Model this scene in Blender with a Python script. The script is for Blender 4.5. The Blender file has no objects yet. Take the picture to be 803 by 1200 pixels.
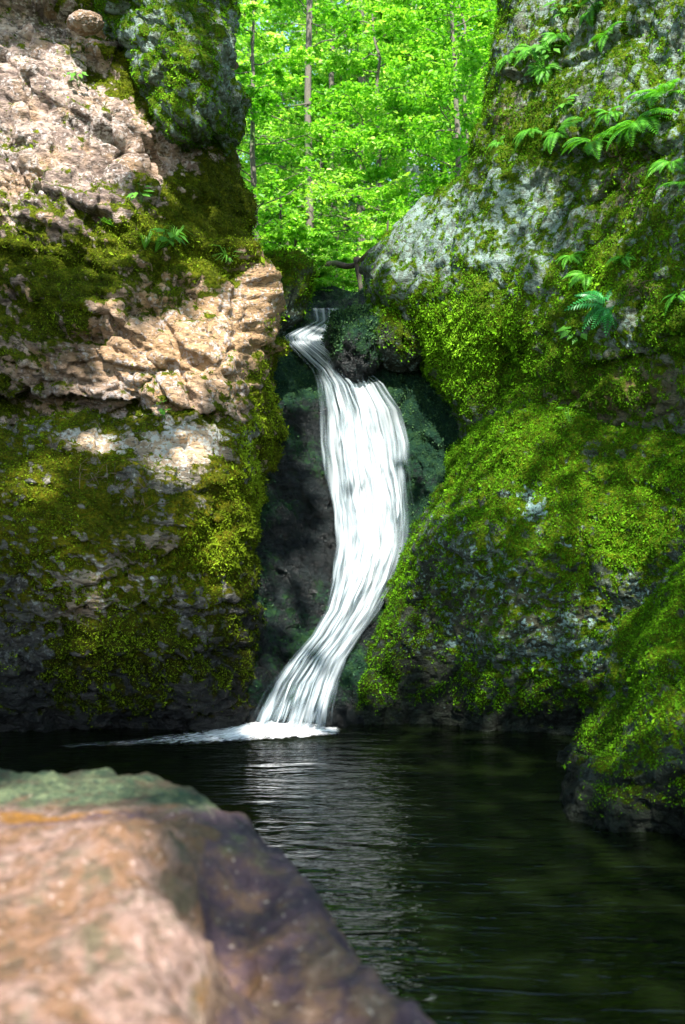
import bpy, math, random
import numpy as np
from mathutils import Vector, Matrix, Quaternion

random.seed(7)
RNG = np.random.default_rng(11)
SC = bpy.context.scene
COL = SC.collection
R = math.radians
CAMZ = 1.6          # eye height above the water
F = 1200.0          # focal length in units of the 803x1200 photograph

# ------------------------------------------------------------------ numeric helpers
def W(px, py, D):
    """point in the place, D metres away, seen at photograph pixel (px, py)"""
    px, py, D = np.broadcast_arrays(np.asarray(px, float), np.asarray(py, float), np.asarray(D, float))
    return np.stack([(px - 401.5) / F * D, D, CAMZ + (600.0 - py) / F * D], -1)

def proj(P):
    return 401.5 + P[..., 0] / P[..., 1] * F, 600.0 - (P[..., 2] - CAMZ) / P[..., 1] * F

def curve(pts):
    a = np.array(pts, float)
    return lambda t: np.interp(t, a[:, 0], a[:, 1])

def smooth(a, b, x):
    t = np.clip((x - a) / (b - a), 0, 1)
    return t * t * (3 - 2 * t)

class TPS:
    def __init__(s, pts, lam=1e-4):
        a = np.array(pts, float)
        s.c = a[:, :2] / 300.0
        n = len(a)
        K = s.k(s.c[:, None] - s.c[None]) + lam * np.eye(n)
        Pm = np.c_[np.ones(n), s.c]
        A = np.block([[K, Pm], [Pm.T, np.zeros((3, 3))]])
        s.w = np.linalg.solve(A, np.r_[a[:, 2], 0, 0, 0])
        s.n = n
    @staticmethod
    def k(d):
        r2 = (d ** 2).sum(-1) + 1e-12
        return 0.5 * r2 * np.log(r2)
    def __call__(s, px, py):
        sh = np.shape(px)
        q = np.stack([np.ravel(px), np.ravel(py)], -1) / 300.0
        out = s.w[s.n] + q @ s.w[s.n + 1:]
        for i in range(s.n):
            out += s.w[i] * s.k(q - s.c[i])
        return out.reshape(sh)

_perm = np.random.default_rng(3).permutation(256)
_perm = np.r_[_perm, _perm, _perm].astype(np.int32)
_g = np.random.default_rng(4).normal(size=(256, 3))
_g = (_g / np.linalg.norm(_g, axis=1)[:, None]).astype(np.float32)

def perlin(p):
    p = p.astype(np.float32)
    i = np.floor(p).astype(np.int32)
    f = p - i
    u = f * f * f * (f * (f * 6 - 15) + 10)
    i &= 255
    out = 0
    for dx in (0, 1):
        wx = u[:, 0] if dx else 1 - u[:, 0]
        a = _perm[i[:, 0] + dx]
        for dy in (0, 1):
            wy = u[:, 1] if dy else 1 - u[:, 1]
            b = _perm[a + i[:, 1] + dy]
            for dz in (0, 1):
                wz = u[:, 2] if dz else 1 - u[:, 2]
                g = _g[_perm[b + i[:, 2] + dz]]
                out = out + wx * wy * wz * ((f[:, 0] - dx) * g[:, 0] + (f[:, 1] - dy) * g[:, 1] + (f[:, 2] - dz) * g[:, 2])
    return out

def fbm(p, oct=4, gain=0.5, ridged=False):
    s, a = 0, 1.0
    for o in range(oct):
        n = perlin(p * 2.0 ** o + 17.3 * o)
        if ridged: n = 0.5 - 2 * np.abs(n)
        s = s + a * n
        a *= gain
    return s

_h = np.random.default_rng(5).random((256, 3)).astype(np.float32)
_hp = np.random.default_rng(6).normal(size=(256, 3)).astype(np.float32)
def facets(p, tilt=0.6, wob=0.10):
    """broken planar faces: each cell is a tilted plane; returns (offset, distance to crack)"""
    p = p.astype(np.float32)
    if wob:
        p = p + wob * np.stack([perlin(p * 1.3 + 5), perlin(p * 1.3 + 31), perlin(p * 1.3 + 77)], -1)
    i = np.floor(p).astype(np.int32)
    f1 = np.full(len(p), 9., np.float32); f2 = f1.copy(); off = np.zeros(len(p), np.float32)
    for dx in (-1, 0, 1):
        for dy in (-1, 0, 1):
            for dz in (-1, 0, 1):
                c = i + np.array([dx, dy, dz])
                k = c & 255
                hsh = _perm[_perm[_perm[k[:, 0]] + k[:, 1]] + k[:, 2]]
                v = p - (c + _h[hsh])
                d = (v ** 2).sum(-1)
                o = (v * _hp[hsh]).sum(-1) * tilt + _hp[hsh, 0] * 0.16
                near = d < f1
                f2 = np.where(near, f1, np.minimum(f2, d))
                off = np.where(near, o, off)
                f1 = np.where(near, d, f1)
    return off, np.sqrt(f2) - np.sqrt(f1)

# ------------------------------------------------------------------ object helpers
def tag(o, label=None, cat=None, group=None, kind=None):
    if label: o['label'] = label
    if cat: o['category'] = cat
    if group: o['group'] = group
    if kind: o['kind'] = kind
    return o

def mesh_np(name, V, Fc, mat, smooth_sh=True, attrs=None, uv=None):
    """V (n,3), Fc (m,k) array of faces with k corners"""
    me = bpy.data.meshes.new(name)
    V = np.ascontiguousarray(V, np.float32); Fc = np.ascontiguousarray(Fc, np.int32)
    m, k = Fc.shape
    me.vertices.add(len(V)); me.vertices.foreach_set('co', V.ravel())
    me.loops.add(m * k); me.loops.foreach_set('vertex_index', Fc.ravel())
    me.polygons.add(m); me.polygons.foreach_set('loop_start', np.arange(0, m * k, k, dtype=np.int32))
    me.polygons.foreach_set('use_smooth', np.full(m, smooth_sh))
    for n, a in (attrs or {}).items():
        at = me.attributes.new(n, 'FLOAT', 'POINT')
        at.data.foreach_set('value', np.ascontiguousarray(a, np.float32).ravel())
    if uv is not None:
        ul = me.uv_layers.new(name='flow')
        ul.data.foreach_set('uv', np.ascontiguousarray(uv[Fc.ravel()], np.float32).ravel())
    me.update(calc_edges=True); me.validate()
    if mat: me.materials.append(mat)
    return me

def link(name, me, parent=None, loc=None):
    o = bpy.data.objects.new(name, me)
    COL.objects.link(o)
    if parent: o.parent = parent
    if loc is not None: o.location = loc
    return o

def empty(name, loc):
    o = bpy.data.objects.new(name, None); COL.objects.link(o)
    o.location = loc; o.empty_display_size = 0.2
    return o

def gridfaces(nr, nc):
    i = np.arange(nr - 1)[:, None] * nc + np.arange(nc - 1)[None]
    return np.stack([i, i + nc, i + nc + 1, i + 1], -1).reshape(-1, 4)

def gridnormals(P):
    du = np.gradient(P, axis=1); dv = np.gradient(P, axis=0)
    n = np.cross(dv, du)
    n /= np.linalg.norm(n, axis=-1, keepdims=True) + 1e-9
    return n

def tube(pts, rads, sides=7):
    """vertices and quads of a tapering tube"""
    pts = np.asarray(pts, float); n = len(pts)
    t = np.gradient(pts, axis=0); t /= np.linalg.norm(t, axis=1)[:, None] + 1e-9
    ref = np.array([0.31, 0.9, 0.13]); a = np.cross(t, ref); a /= np.linalg.norm(a, axis=1)[:, None] + 1e-9
    b = np.cross(t, a)
    th = np.linspace(0, 2 * math.pi, sides, endpoint=False)
    r = np.asarray(rads)[:, None, None]
    V = pts[:, None] + r * (np.cos(th)[None, :, None] * a[:, None] + np.sin(th)[None, :, None] * b[:, None])
    i = np.arange(n - 1)[:, None] * sides; j = np.arange(sides)[None]; j2 = (j + 1) % sides
    Fq = np.stack([i + j, i + j2, i + sides + j2, i + sides + j], -1).reshape(-1, 4)
    return V.reshape(-1, 3), Fq

class Bag:
    def __init__(s): s.V = []; s.F = []; s.n = 0; s.A = []
    def add(s, V, Fq, a=None):
        s.V.append(V); s.F.append(Fq + s.n); s.n += len(V)
        s.A.append(np.zeros(len(V)) if a is None else np.broadcast_to(a, (len(V),)))
    def mesh(s, name, mat, sm=True):
        return mesh_np(name, np.concatenate(s.V), np.concatenate(s.F), mat, sm, {'tint': np.concatenate(s.A)})

# ------------------------------------------------------------------ node helpers
class NB:
    def __init__(s, name):
        s.m = bpy.data.materials.new(name); s.m.use_nodes = True
        s.t = s.m.node_tree; s.t.nodes.clear()
        s.out = s.t.nodes.new('ShaderNodeOutputMaterial')
    def n(s, typ, ins=None, **kw):
        nd = s.t.nodes.new(typ)
        for k, v in kw.items(): setattr(nd, k, v)
        for k, v in (ins or {}).items():
            sk = nd.inputs[k]
            if isinstance(v, bpy.types.NodeSocket): s.t.links.new(v, sk)
            else: sk.default_value = v
        return nd
    def attr(s, name): return s.n('ShaderNodeAttribute', attribute_name=name).outputs['Fac']
    def math(s, op, a, b=0.0, c=0.0, clamp=False):
        nd = s.n('ShaderNodeMath', operation=op, use_clamp=clamp)
        for i, v in enumerate((a, b, c)):
            if isinstance(v, bpy.types.NodeSocket): s.t.links.new(v, nd.inputs[i])
            else: nd.inputs[i].default_value = v
        return nd.outputs[0]
    def noise(s, vec, scale, detail=4, rough=0.55, dist=0.0):
        return s.n('ShaderNodeTexNoise', {'Vector': vec, 'Scale': scale, 'Detail': detail, 'Roughness': rough, 'Distortion': dist}).outputs['Fac']
    def step(s, v, a, b):
        return s.n('ShaderNodeMapRange', {'Value': v, 'From Min': a, 'From Max': b}, interpolation_type='SMOOTHSTEP').outputs[0]
    def mix(s, f, a, b, blend='MIX'):
        nd = s.n('ShaderNodeMix', data_type='RGBA', blend_type=blend)
        for k, v in ((0, f), (6, a), (7, b)):
            if isinstance(v, bpy.types.NodeSocket): s.t.links.new(v, nd.inputs[k])
            else: nd.inputs[k].default_value = v if k == 0 else (*v, 1)
        return nd.outputs[2]
    def ramp(s, v, stops):
        nd = s.n('ShaderNodeValToRGB', {'Fac': v})
        cr = nd.color_ramp
        while len(cr.elements) < len(stops): cr.elements.new(0.5)
        for e, (p, c) in zip(cr.elements, stops): e.position = p; e.color = (*c, 1)
        return nd.outputs[0]
    def objco(s): return s.n('ShaderNodeTexCoord').outputs['Object']
    def scalevec(s, v, sc):
        return s.n('ShaderNodeMapping', {'Vector': v, 'Scale': sc}).outputs[0]
    def bump(s, h, strength, dist, normal=None):
        ins = {'Height': h, 'Strength': strength, 'Distance': dist}
        if normal is not None: ins['Normal'] = normal
        return s.n('ShaderNodeBump', ins).outputs[0]
    def end(s, shader): s.t.links.new(shader, s.out.inputs['Surface']); return s.m

def rock_material(name, rock, lichen, moss, lichen_amt=0.5, wet_shade_tone=0.3, gloss=.5, wspec=.15):
    b = NB(name); co = b.objco()
    n1 = b.noise(co, 1.7, 6, 0.62, 0.4); n2 = b.noise(co, 9, 6, 0.65); n3 = b.noise(co, 45, 4, 0.6)
    n4 = b.noise(b.scalevec(co, (1, 1, 2.6)), 5, 5, 0.6, 1.0)
    base = b.ramp(b.math('ADD', b.math('MULTIPLY', n1, 0.5), b.math('MULTIPLY', n4, 0.5)),
                  [(0.3, rock[0]), (0.45, rock[1]), (0.56, rock[2]), (0.7, rock[3])])
    base = b.mix(b.math('MULTIPLY', b.step(n2, 0.53, 0.64), .85), base, rock[0])
    base = b.mix(b.attr('tan'), base, b.mix(n2, rock[4], rock[5]))
    pit = b.noise(b.n('ShaderNodeMapping', {'Vector': co, 'Rotation': (0.3, 0.75, 0.2), 'Scale': (7, 22, 24)}).outputs[0], 1.6, 5, 0.7, 0.6)
    base = b.mix(b.math('MULTIPLY', b.step(pit, 0.52, 0.36), 0.8), base, rock[0])
    # pale crusty lichen
    vo = b.n('ShaderNodeTexVoronoi', {'Vector': co, 'Scale': 26.0, 'Randomness': 1.0}).outputs['Distance']
    lf = b.math('ADD', b.math('MULTIPLY', n3, 0.7), b.math('MULTIPLY', n2, 0.6))
    lf = b.math('SUBTRACT', lf, b.math('MULTIPLY', vo, 0.25))
    lf = b.math('ADD', lf, b.math('MULTIPLY', b.attr('lichen'), 0.35))
    lf = b.step(lf, 0.74 - 0.1 * lichen_amt, 0.88 - 0.1 * lichen_amt)
    base = b.mix(b.math('MULTIPLY', lf, 0.85), base, b.mix(n2, lichen[0], lichen[1]))
    # moss film between the tufts
    mc = b.ramp(b.math('ADD', b.math('MULTIPLY', n2, 0.55), b.math('MULTIPLY', n3, 0.45)),
                [(0.34, moss[0]), (0.5, moss[1]), (0.64, moss[2])])
    mf = b.math('ADD', b.attr('moss'), b.math('MULTIPLY', b.math('SUBTRACT', b.math('ADD', b.math('MULTIPLY', n2, .6), b.math('MULTIPLY', n3, .4)), 0.5), 1.5))
    mf = b.step(mf, 0.4, 0.62)
    col = b.mix(mf, base, mc)
    wet = b.attr('wet')
    col = b.mix(wet, col, b.mix(0.92, col, b.mix(1.0, col, (wet_shade_tone, wet_shade_tone * 1.05, wet_shade_tone * 1.1), 'MULTIPLY')))
    rough = b.math('SUBTRACT', 0.88, b.math('MULTIPLY', wet, b.math('SUBTRACT', gloss, b.math('MULTIPLY', mf, 0.4))))
    h = b.math('ADD', b.math('MULTIPLY', n2, 1.0), b.math('ADD', b.math('MULTIPLY', n3, 0.5), b.math('MULTIPLY', b.noise(co, 130, 3, 0.6), 0.2)))
    h = b.math('ADD', h, b.math('MULTIPLY', pit, 0.9))
    nm = b.bump(h, 0.9, 0.04)
    p = b.n('ShaderNodeBsdfPrincipled', {'Base Color': col, 'Roughness': rough, 'Normal': nm, 'Specular IOR Level': b.math('SUBTRACT', 0.26, b.math('MAXIMUM', b.math('MULTIPLY', mf, 0.2), b.math('MULTIPLY', wet, wspec)))})
    return b.end(p.outputs[0])

def leaf_material(name, stops, trans=0.45, rough=0.45, tr_gain=(1.25, 1.3, 0.5), spec=0.35):
    b = NB(name)
    co = b.n('ShaderNodeNewGeometry').outputs['Position']
    v = b.math('ADD', b.math('MULTIPLY', b.attr('tint'), 0.72), b.math('MULTIPLY_ADD', b.noise(co, 0.45, 3), 0.9, -0.28))
    c = b.ramp(v, stops)
    d = b.n('ShaderNodeBsdfPrincipled', {'Base Color': c, 'Roughness': rough, 'Specular IOR Level': spec}).outputs[0]
    t = b.n('ShaderNodeBsdfTranslucent', {'Color': b.mix(1.0, c, tr_gain, 'MULTIPLY')}).outputs[0]
    return b.end(b.n('ShaderNodeMixShader', {0: trans, 1: d, 2: t}).outputs[0])

M_LEFT = rock_material('left_rock',
    [(0.035, 0.028, 0.02), (0.15, 0.11, 0.095), (0.40, 0.295, 0.24), (0.70, 0.585, 0.53), (0.44, 0.28, 0.15), (0.28, 0.17, 0.09)],
    [(0.42, 0.42, 0.40), (0.50, 0.40, 0.38)], [(0.014, 0.018, 0.002), (0.045, 0.058, 0.003), (0.12, 0.13, 0.006)], 0.3)
M_LEDGE = rock_material('ledge_rock',
    [(0.035, 0.035, 0.03), (0.10, 0.10, 0.09), (0.20, 0.18, 0.15), (0.34, 0.32, 0.31), (0.50, 0.34, 0.20), (0.36, 0.25, 0.15)],
    [(0.36, 0.40, 0.38), (0.45, 0.43, 0.40)], [(0.012, 0.016, 0.001), (0.05, 0.055, 0.002), (0.13, 0.115, 0.005)], 0.3, 0.11)  # wet tone kept extra dark to carry the shade at the foot too
M_RIGHT = rock_material('right_rock',
    [(0.022, 0.028, 0.014), (0.085, 0.10, 0.065), (0.14, 0.175, 0.145), (0.23, 0.275, 0.25), (0.16, 0.11, 0.035), (0.07, 0.05, 0.015)],
    [(0.24, 0.31, 0.28), (0.17, 0.26, 0.24)], [(0.014, 0.024, 0.002), (0.045, 0.075, 0.004), (0.11, 0.16, 0.006)], 0.75)
M_FACE = rock_material('mossy_rock',
    [(0.012, 0.016, 0.008), (0.035, 0.045, 0.028), (0.08, 0.10, 0.07), (0.18, 0.23, 0.20), (0.10, 0.07, 0.02), (0.045, 0.03, 0.008)],
    [(0.30, 0.42, 0.38), (0.22, 0.36, 0.34)], [(0.010, 0.020, 0.001), (0.04, 0.066, 0.002), (0.11, 0.15, 0.004)], 0.45, 0.14)
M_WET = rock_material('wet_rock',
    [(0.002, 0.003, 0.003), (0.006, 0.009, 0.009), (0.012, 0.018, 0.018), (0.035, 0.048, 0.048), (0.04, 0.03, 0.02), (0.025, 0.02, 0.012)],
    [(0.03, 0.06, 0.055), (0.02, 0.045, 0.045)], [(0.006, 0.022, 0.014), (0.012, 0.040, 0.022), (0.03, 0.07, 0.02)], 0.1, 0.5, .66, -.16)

def boulder_material():
    b = NB('boulder_rock'); co = b.objco()
    n1 = b.noise(co, 3.2, 6, 0.6, 0.6); n2 = b.noise(co, 14, 6, 0.65); n3 = b.noise(co, 70, 4, 0.6)
    pale = b.ramp(b.math('ADD', b.math('MULTIPLY', n1, .5), b.math('MULTIPLY', n2, .5)),
        [(0.34, (0.07, 0.055, 0.03)), (0.44, (0.14, 0.072, 0.036)), (0.53, (0.20, 0.125, 0.10)), (0.66, (0.33, 0.225, 0.185))])
    pale = b.mix(b.math('MULTIPLY', b.step(n3, 0.60, 0.70), .7), pale, (0.46, 0.34, 0.30))
    pale = b.mix(b.math('MULTIPLY', b.step(b.math('ADD', b.math('MULTIPLY', n2, .5), b.math('MULTIPLY', b.noise(co, 6.5, 4, .6), .5)), 0.51, 0.60), .85), pale, (0.07, 0.06, 0.03))
    dark = b.ramp(b.math('ADD', b.math('MULTIPLY', n1, .55), b.math('MULTIPLY', n2, .45)),  # darker purplish version of the stone: shade put into the colour
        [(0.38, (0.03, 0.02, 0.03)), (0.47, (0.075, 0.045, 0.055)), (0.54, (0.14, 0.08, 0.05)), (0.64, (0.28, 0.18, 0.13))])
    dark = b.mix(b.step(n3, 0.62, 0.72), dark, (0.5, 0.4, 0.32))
    pit = b.noise(co, 32, 5, .7)
    pale = b.mix(b.math('MULTIPLY', b.step(pit, .50, .38), .75), pale, (0.06, 0.04, 0.022))
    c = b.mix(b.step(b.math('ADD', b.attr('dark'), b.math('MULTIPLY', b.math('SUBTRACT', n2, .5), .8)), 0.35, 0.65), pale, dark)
    alg = b.mix(b.step(b.math('ADD', b.math('MULTIPLY', n2, .6), b.math('MULTIPLY', n3, .4)), .4, .6), (0.006, 0.026, 0.013), (0.085, 0.105, 0.05))
    alg = b.mix(b.step(n1, .5, .62), alg, (0.05, 0.035, 0.02))
    c = b.mix(b.step(b.math('ADD', b.attr('moss'), b.math('MULTIPLY', b.math('SUBTRACT', b.math('ADD', b.math('MULTIPLY', n1, .5), b.math('MULTIPLY', n2, .5)), .5), 2.2)), 0.3, 0.75), c, alg)
    c = b.mix(b.step(b.math('ADD', b.attr('rust'), b.math('MULTIPLY', b.math('SUBTRACT', n2, .5), 1.4)), 0.45, 0.7), c, b.mix(n3, (0.05, 0.025, 0.006), (0.30, 0.13, 0.015)))
    h = b.math('ADD', n2, b.math('ADD', b.math('MULTIPLY', n3, 0.5), b.math('MULTIPLY', pit, 1.2)))
    p = b.n('ShaderNodeBsdfPrincipled', {'Base Color': c, 'Specular IOR Level': .3, 'Roughness': b.math('SUBTRACT', 0.85, b.math('MULTIPLY', n3, 0.4)), 'Normal': b.bump(h, 0.9, 0.02)})
    return b.end(p.outputs[0])

MOSS_Y = [(0.0, (0.014, 0.020, 0.001)), (0.35, (0.048, 0.074, 0.002)), (0.7, (0.125, 0.185, 0.005)), (1.0, (0.26, 0.38, 0.02))]
MOSS_G = [(0.0, (0.010, 0.028, 0.001)), (0.35, (0.040, 0.115, 0.002)), (0.7, (0.10, 0.25, 0.004)), (1.0, (0.23, 0.46, 0.02))]
MOSS_T = [(0.0, (0.008, 0.025, 0.012)), (0.4, (0.02, 0.06, 0.025)), (0.75, (0.05, 0.11, 0.03)), (1.0, (0.12, 0.20, 0.10))]
M_MOSSY = leaf_material('olive_moss', MOSS_Y, 0.25, 0.8, spec=.08)
M_MOSSG = leaf_material('green_moss', MOSS_G, 0.25, 0.8, spec=.08)
M_MOSST = leaf_material('damp_moss', MOSS_T, 0.2, 0.6, spec=.2)
M_FERN = leaf_material('fern_frond', [(0, (0.04, 0.17, 0.012)), (0.5, (0.08, 0.31, 0.016)), (1, (0.18, 0.48, 0.03))], 0.4, 0.5)
M_FERNB = leaf_material('dark_fern_frond', [(0, (0.010, 0.09, 0.022)), (0.5, (0.022, 0.19, 0.035)), (1, (0.06, 0.32, 0.07))], 0.3, 0.4)
M_PLANT = leaf_material('herb_leaf', [(0, (0.04, 0.15, 0.012)), (0.5, (0.08, 0.25, 0.02)), (1, (0.16, 0.38, 0.04))], 0.45)
M_TREE = leaf_material('tree_leaf', [(0, (0.035, 0.16, 0.010)), (0.36, (0.11, 0.36, 0.018)), (0.66, (0.28, 0.56, 0.06)), (0.9, (0.56, 0.74, 0.22)), (1, (0.70, 0.80, 0.40))], 0.5, 0.5)
M_DRY = leaf_material('dry_leaf', [(0, (0.03, 0.02, 0.012)), (0.6, (0.09, 0.055, 0.03)), (1, (0.24, 0.17, 0.11))], 0.1, 0.7, (1, 1, 1))

def bark_material(name, a, c):
    b = NB(name); co = b.objco()
    n = b.noise(b.scalevec(co, (6, 6, 1.2)), 4, 5, 0.65, 0.5); n2 = b.noise(co, 1.5, 4)
    col = b.mix(n, a, c); col = b.mix(b.step(n2, 0.52, 0.66), col, (0.07, 0.12, 0.03))
    p = b.n('ShaderNodeBsdfPrincipled', {'Base Color': col, 'Roughness': 0.9, 'Normal': b.bump(n, 0.8, 0.03)})
    return b.end(p.outputs[0])
M_BARK = bark_material('grey_bark', (0.05, 0.045, 0.035), (0.16, 0.14, 0.11))
M_PALE = bark_material('pale_bark', (0.22, 0.25, 0.28), (0.50, 0.52, 0.55))
M_DARKB = bark_material('dark_bark', (0.03, 0.025, 0.02), (0.10, 0.08, 0.06))

# ------------------------------------------------------------------ rock builder
class Rock: pass
ROCKS = {}

def line_dist(px, py, pts):
    """signed vertical offset below a polyline and how far outside its span we are"""
    a = np.array(pts, float)
    ly = np.interp(px, a[:, 0], a[:, 1])
    out = np.maximum(a[0, 0] - px, 0) + np.maximum(px - a[-1, 0], 0)
    return py - ly, out

def blobs(px, py, lst):
    s = np.zeros_like(px)
    for x, y, rx, ry, a in lst:
        s = s + a * np.exp(-(((px - x) / rx) ** 2 + ((py - y) / ry) ** 2))
    return s

def sheet(y0, y1, nr, L, Rr, nc, ctrl, T=None, margin=30, roundL=0, roundR=0, backL=None, backR=None, backT=None, roundT=0):
    v = np.linspace(0, 1, nr)[:, None]; u = np.linspace(0, 1, nc)[None]
    yn = y0 + (y1 - y0) * v
    px = L(yn) + (Rr(yn) - L(yn)) * u
    py = (yn + 0 * u) if T is None else T(px) + (y1 - T(px)) * v
    D = TPS(ctrl)(px, py)
    def rnd(q): q = np.clip(q, 0, 1); return 1 - np.sqrt(1 - 0.98 * q * q)
    if roundL: D = D + roundL * rnd(1 - (px - L(yn)) / margin)
    if roundR: D = D + roundR * rnd(1 - (Rr(yn) - px) / margin)
    if roundT: D = D + roundT * rnd(1 - (py - py[:1]) / margin)
    P = W(px, py, D)
    def ext(P, px, py, side, vec, n=64):
        t = (np.linspace(0, 1, n + 1)[1:]) ** 1.2
        vec = np.array(vec, float)
        if side == 'R':
            E = P[:, -1:] + t[None, :, None] * vec; return np.concatenate([P, E], 1), np.concatenate([px, np.repeat(px[:, -1:], n, 1)], 1), np.concatenate([py, np.repeat(py[:, -1:], n, 1)], 1)
        if side == 'L':
            E = P[:, :1] + t[None, ::-1, None] * vec; return np.concatenate([E, P], 1), np.concatenate([np.repeat(px[:, :1], n, 1), px], 1), np.concatenate([np.repeat(py[:, :1], n, 1), py], 1)
        E = P[:1] + t[::-1, None, None] * vec; return np.concatenate([E, P], 0), np.concatenate([np.repeat(px[:1], n, 0), px], 0), np.concatenate([np.repeat(py[:1], n, 0), py], 0)
    if backR is not None:
        bv = np.array([backR(y) for y in yn.ravel()]) if callable(backR) else np.broadcast_to(backR, (nr, 3))
        P, px, py = ext(P, px, py, 'R', bv[:, None])
    if backL is not None:
        bv = np.array([backL(y) for y in yn.ravel()]) if callable(backL) else np.broadcast_to(backL, (nr, 3))
        P, px, py = ext(P, px, py, 'L', bv[:, None])
    if backT is not None: P, px, py = ext(P, px, py, 'T', backT)
    return P, px, py

def finish_rock(name, mat, P, px, py, disp, masks, label, cat, ledges=(), moss_mat=None, tufts=0, tuft_size=0.016, hang=0.3, tuft_min=0.25, bright=()):
    nr, nc = P.shape[:2]
    N = gridnormals(P)
    mid = P.reshape(-1, 3).mean(0)
    if (N * (np.array([0, 0, CAMZ]) - P)).sum(-1).mean() < 0: N = -N
    flat = P.reshape(-1, 3)
    for pts, depth, up, dn in ledges:      # a recess under each overhanging ledge line
        d, out = line_dist(px, py, pts)
        wob = perlin(np.stack([px.ravel() / 22, py.ravel() / 40, 0 * px.ravel()], -1)).reshape(px.shape) * 14
        d = d + wob
        prof = np.where(d < 0, smooth(-up, 0, d) * 0.0 - 0.35 * smooth(-up, -2, d), smooth(0, 3.5, d) * (1 - smooth(4, dn, d)))
        k = prof * np.exp(-(out / 14) ** 2) * depth
        P = P + k[..., None] * (-N)
    flat = P.reshape(-1, 3)
    dc, d, crack = disp(flat)
    dc = dc.reshape(nr, nc); d = d.reshape(nr, nc)
    def blur(a, k):
        for _ in range(k):
            b = np.pad(a, 1, mode='edge'); a = (b[:-2, 1:-1] + b[2:, 1:-1] + b[1:-1, :-2] + b[1:-1, 2:] + 2 * a) / 6
        return a
    P = P + blur(dc, 8)[..., None] * blur(N.reshape(nr, nc * 3), 0).reshape(nr, nc, 3)
    N = gridnormals(P) * np.sign((gridnormals(P) * N).sum())
    N = blur(np.moveaxis(N, -1, 0)[0], 4)[..., None] * [1, 0, 0] + blur(N[..., 1], 4)[..., None] * [0, 1, 0] + blur(N[..., 2], 4)[..., None] * [0, 0, 1]
    N /= np.linalg.norm(N, axis=-1, keepdims=True) + 1e-9
    P = P + blur(d, 1)[..., None] * N
    N2 = gridnormals(P)
    if (N2 * N).sum() < 0: N2 = -N2
    flat = P.reshape(-1, 3)
    fx, fy = px.ravel(), py.ravel()
    at = masks(fx, fy, flat, N2.reshape(-1, 3), crack)
    zz = flat[:, 2] + .06 * fbm(flat * 5, 3)
    at['wet'] = np.maximum(at['wet'], smooth(.55, .10, zz)); at['moss'] = at['moss'] - .45 * smooth(.22, .05, zz); at['lichen'] = at.get('lichen', 0) - .9 * smooth(.6, .2, zz)
    for k in ('moss', 'wet', 'tan', 'lichen'): at[k] = np.clip(at.get(k, np.zeros(len(fx))), 0, 1)
    loc = np.array([flat[:, 0].mean(), flat[:, 1].mean(), flat[:, 2].min()])
    Fc = gridfaces(nr, nc)
    if (np.cross(flat[Fc[:, 1]] - flat[Fc[:, 0]], flat[Fc[:, 2]] - flat[Fc[:, 0]]) * N2.reshape(-1, 3)[Fc[:, 0]]).sum() < 0: Fc = Fc[:, ::-1]
    o = link(name, mesh_np(name, flat - loc, Fc, mat, True, at), None, loc)
    tag(o, label, cat)
    r = Rock(); r.o = o; r.P = flat; r.N = N2.reshape(-1, 3); r.loc = loc; r.at = at
    r.qx, r.qy = proj(flat)
    if tufts:
        # leaf-sized tufts of moss standing on the surface
        ar = np.linalg.norm(np.cross(np.gradient(P, axis=1), np.gradient(P, axis=0)), axis=-1).ravel()
        w = ar * np.clip(at['moss'] + 0.35 * fbm(flat * 6, 3) - tuft_min, 0, .4) ** 1.0
        vis = ((r.N * (np.array([0, 0, CAMZ]) - flat)).sum(-1) > -0.4) & (r.qx > -60) & (r.qx < 870) & (r.qy > -60)
        w = w * vis * (flat[:, 2] > .03)
        idx = RNG.choice(len(w), tufts, p=w / w.sum())
        pos = flat[idx] + RNG.normal(size=(tufts, 3)) * 0.010
        nn = r.N[idx]
        up = RNG.normal(size=(tufts, 3)) * 0.75 + nn * 0.42 + np.array([0, 0, -hang])
        up /= np.linalg.norm(up, axis=1)[:, None]
        sd = np.cross(up, RNG.normal(size=(tufts, 3))); sd /= np.linalg.norm(sd, axis=1)[:, None] + 1e-9
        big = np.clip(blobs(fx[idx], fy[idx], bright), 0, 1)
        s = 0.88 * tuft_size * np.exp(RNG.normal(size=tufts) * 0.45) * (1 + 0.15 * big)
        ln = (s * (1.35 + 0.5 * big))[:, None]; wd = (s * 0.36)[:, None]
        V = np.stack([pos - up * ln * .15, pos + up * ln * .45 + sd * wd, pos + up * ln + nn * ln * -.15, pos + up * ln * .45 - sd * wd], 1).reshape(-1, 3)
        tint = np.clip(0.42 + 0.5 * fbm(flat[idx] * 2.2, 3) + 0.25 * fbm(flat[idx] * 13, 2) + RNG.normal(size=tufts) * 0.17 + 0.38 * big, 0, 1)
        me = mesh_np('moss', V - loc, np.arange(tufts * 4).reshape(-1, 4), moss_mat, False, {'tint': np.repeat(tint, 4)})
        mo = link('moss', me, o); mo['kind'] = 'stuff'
    ROCKS[label] = r
    return r

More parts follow.
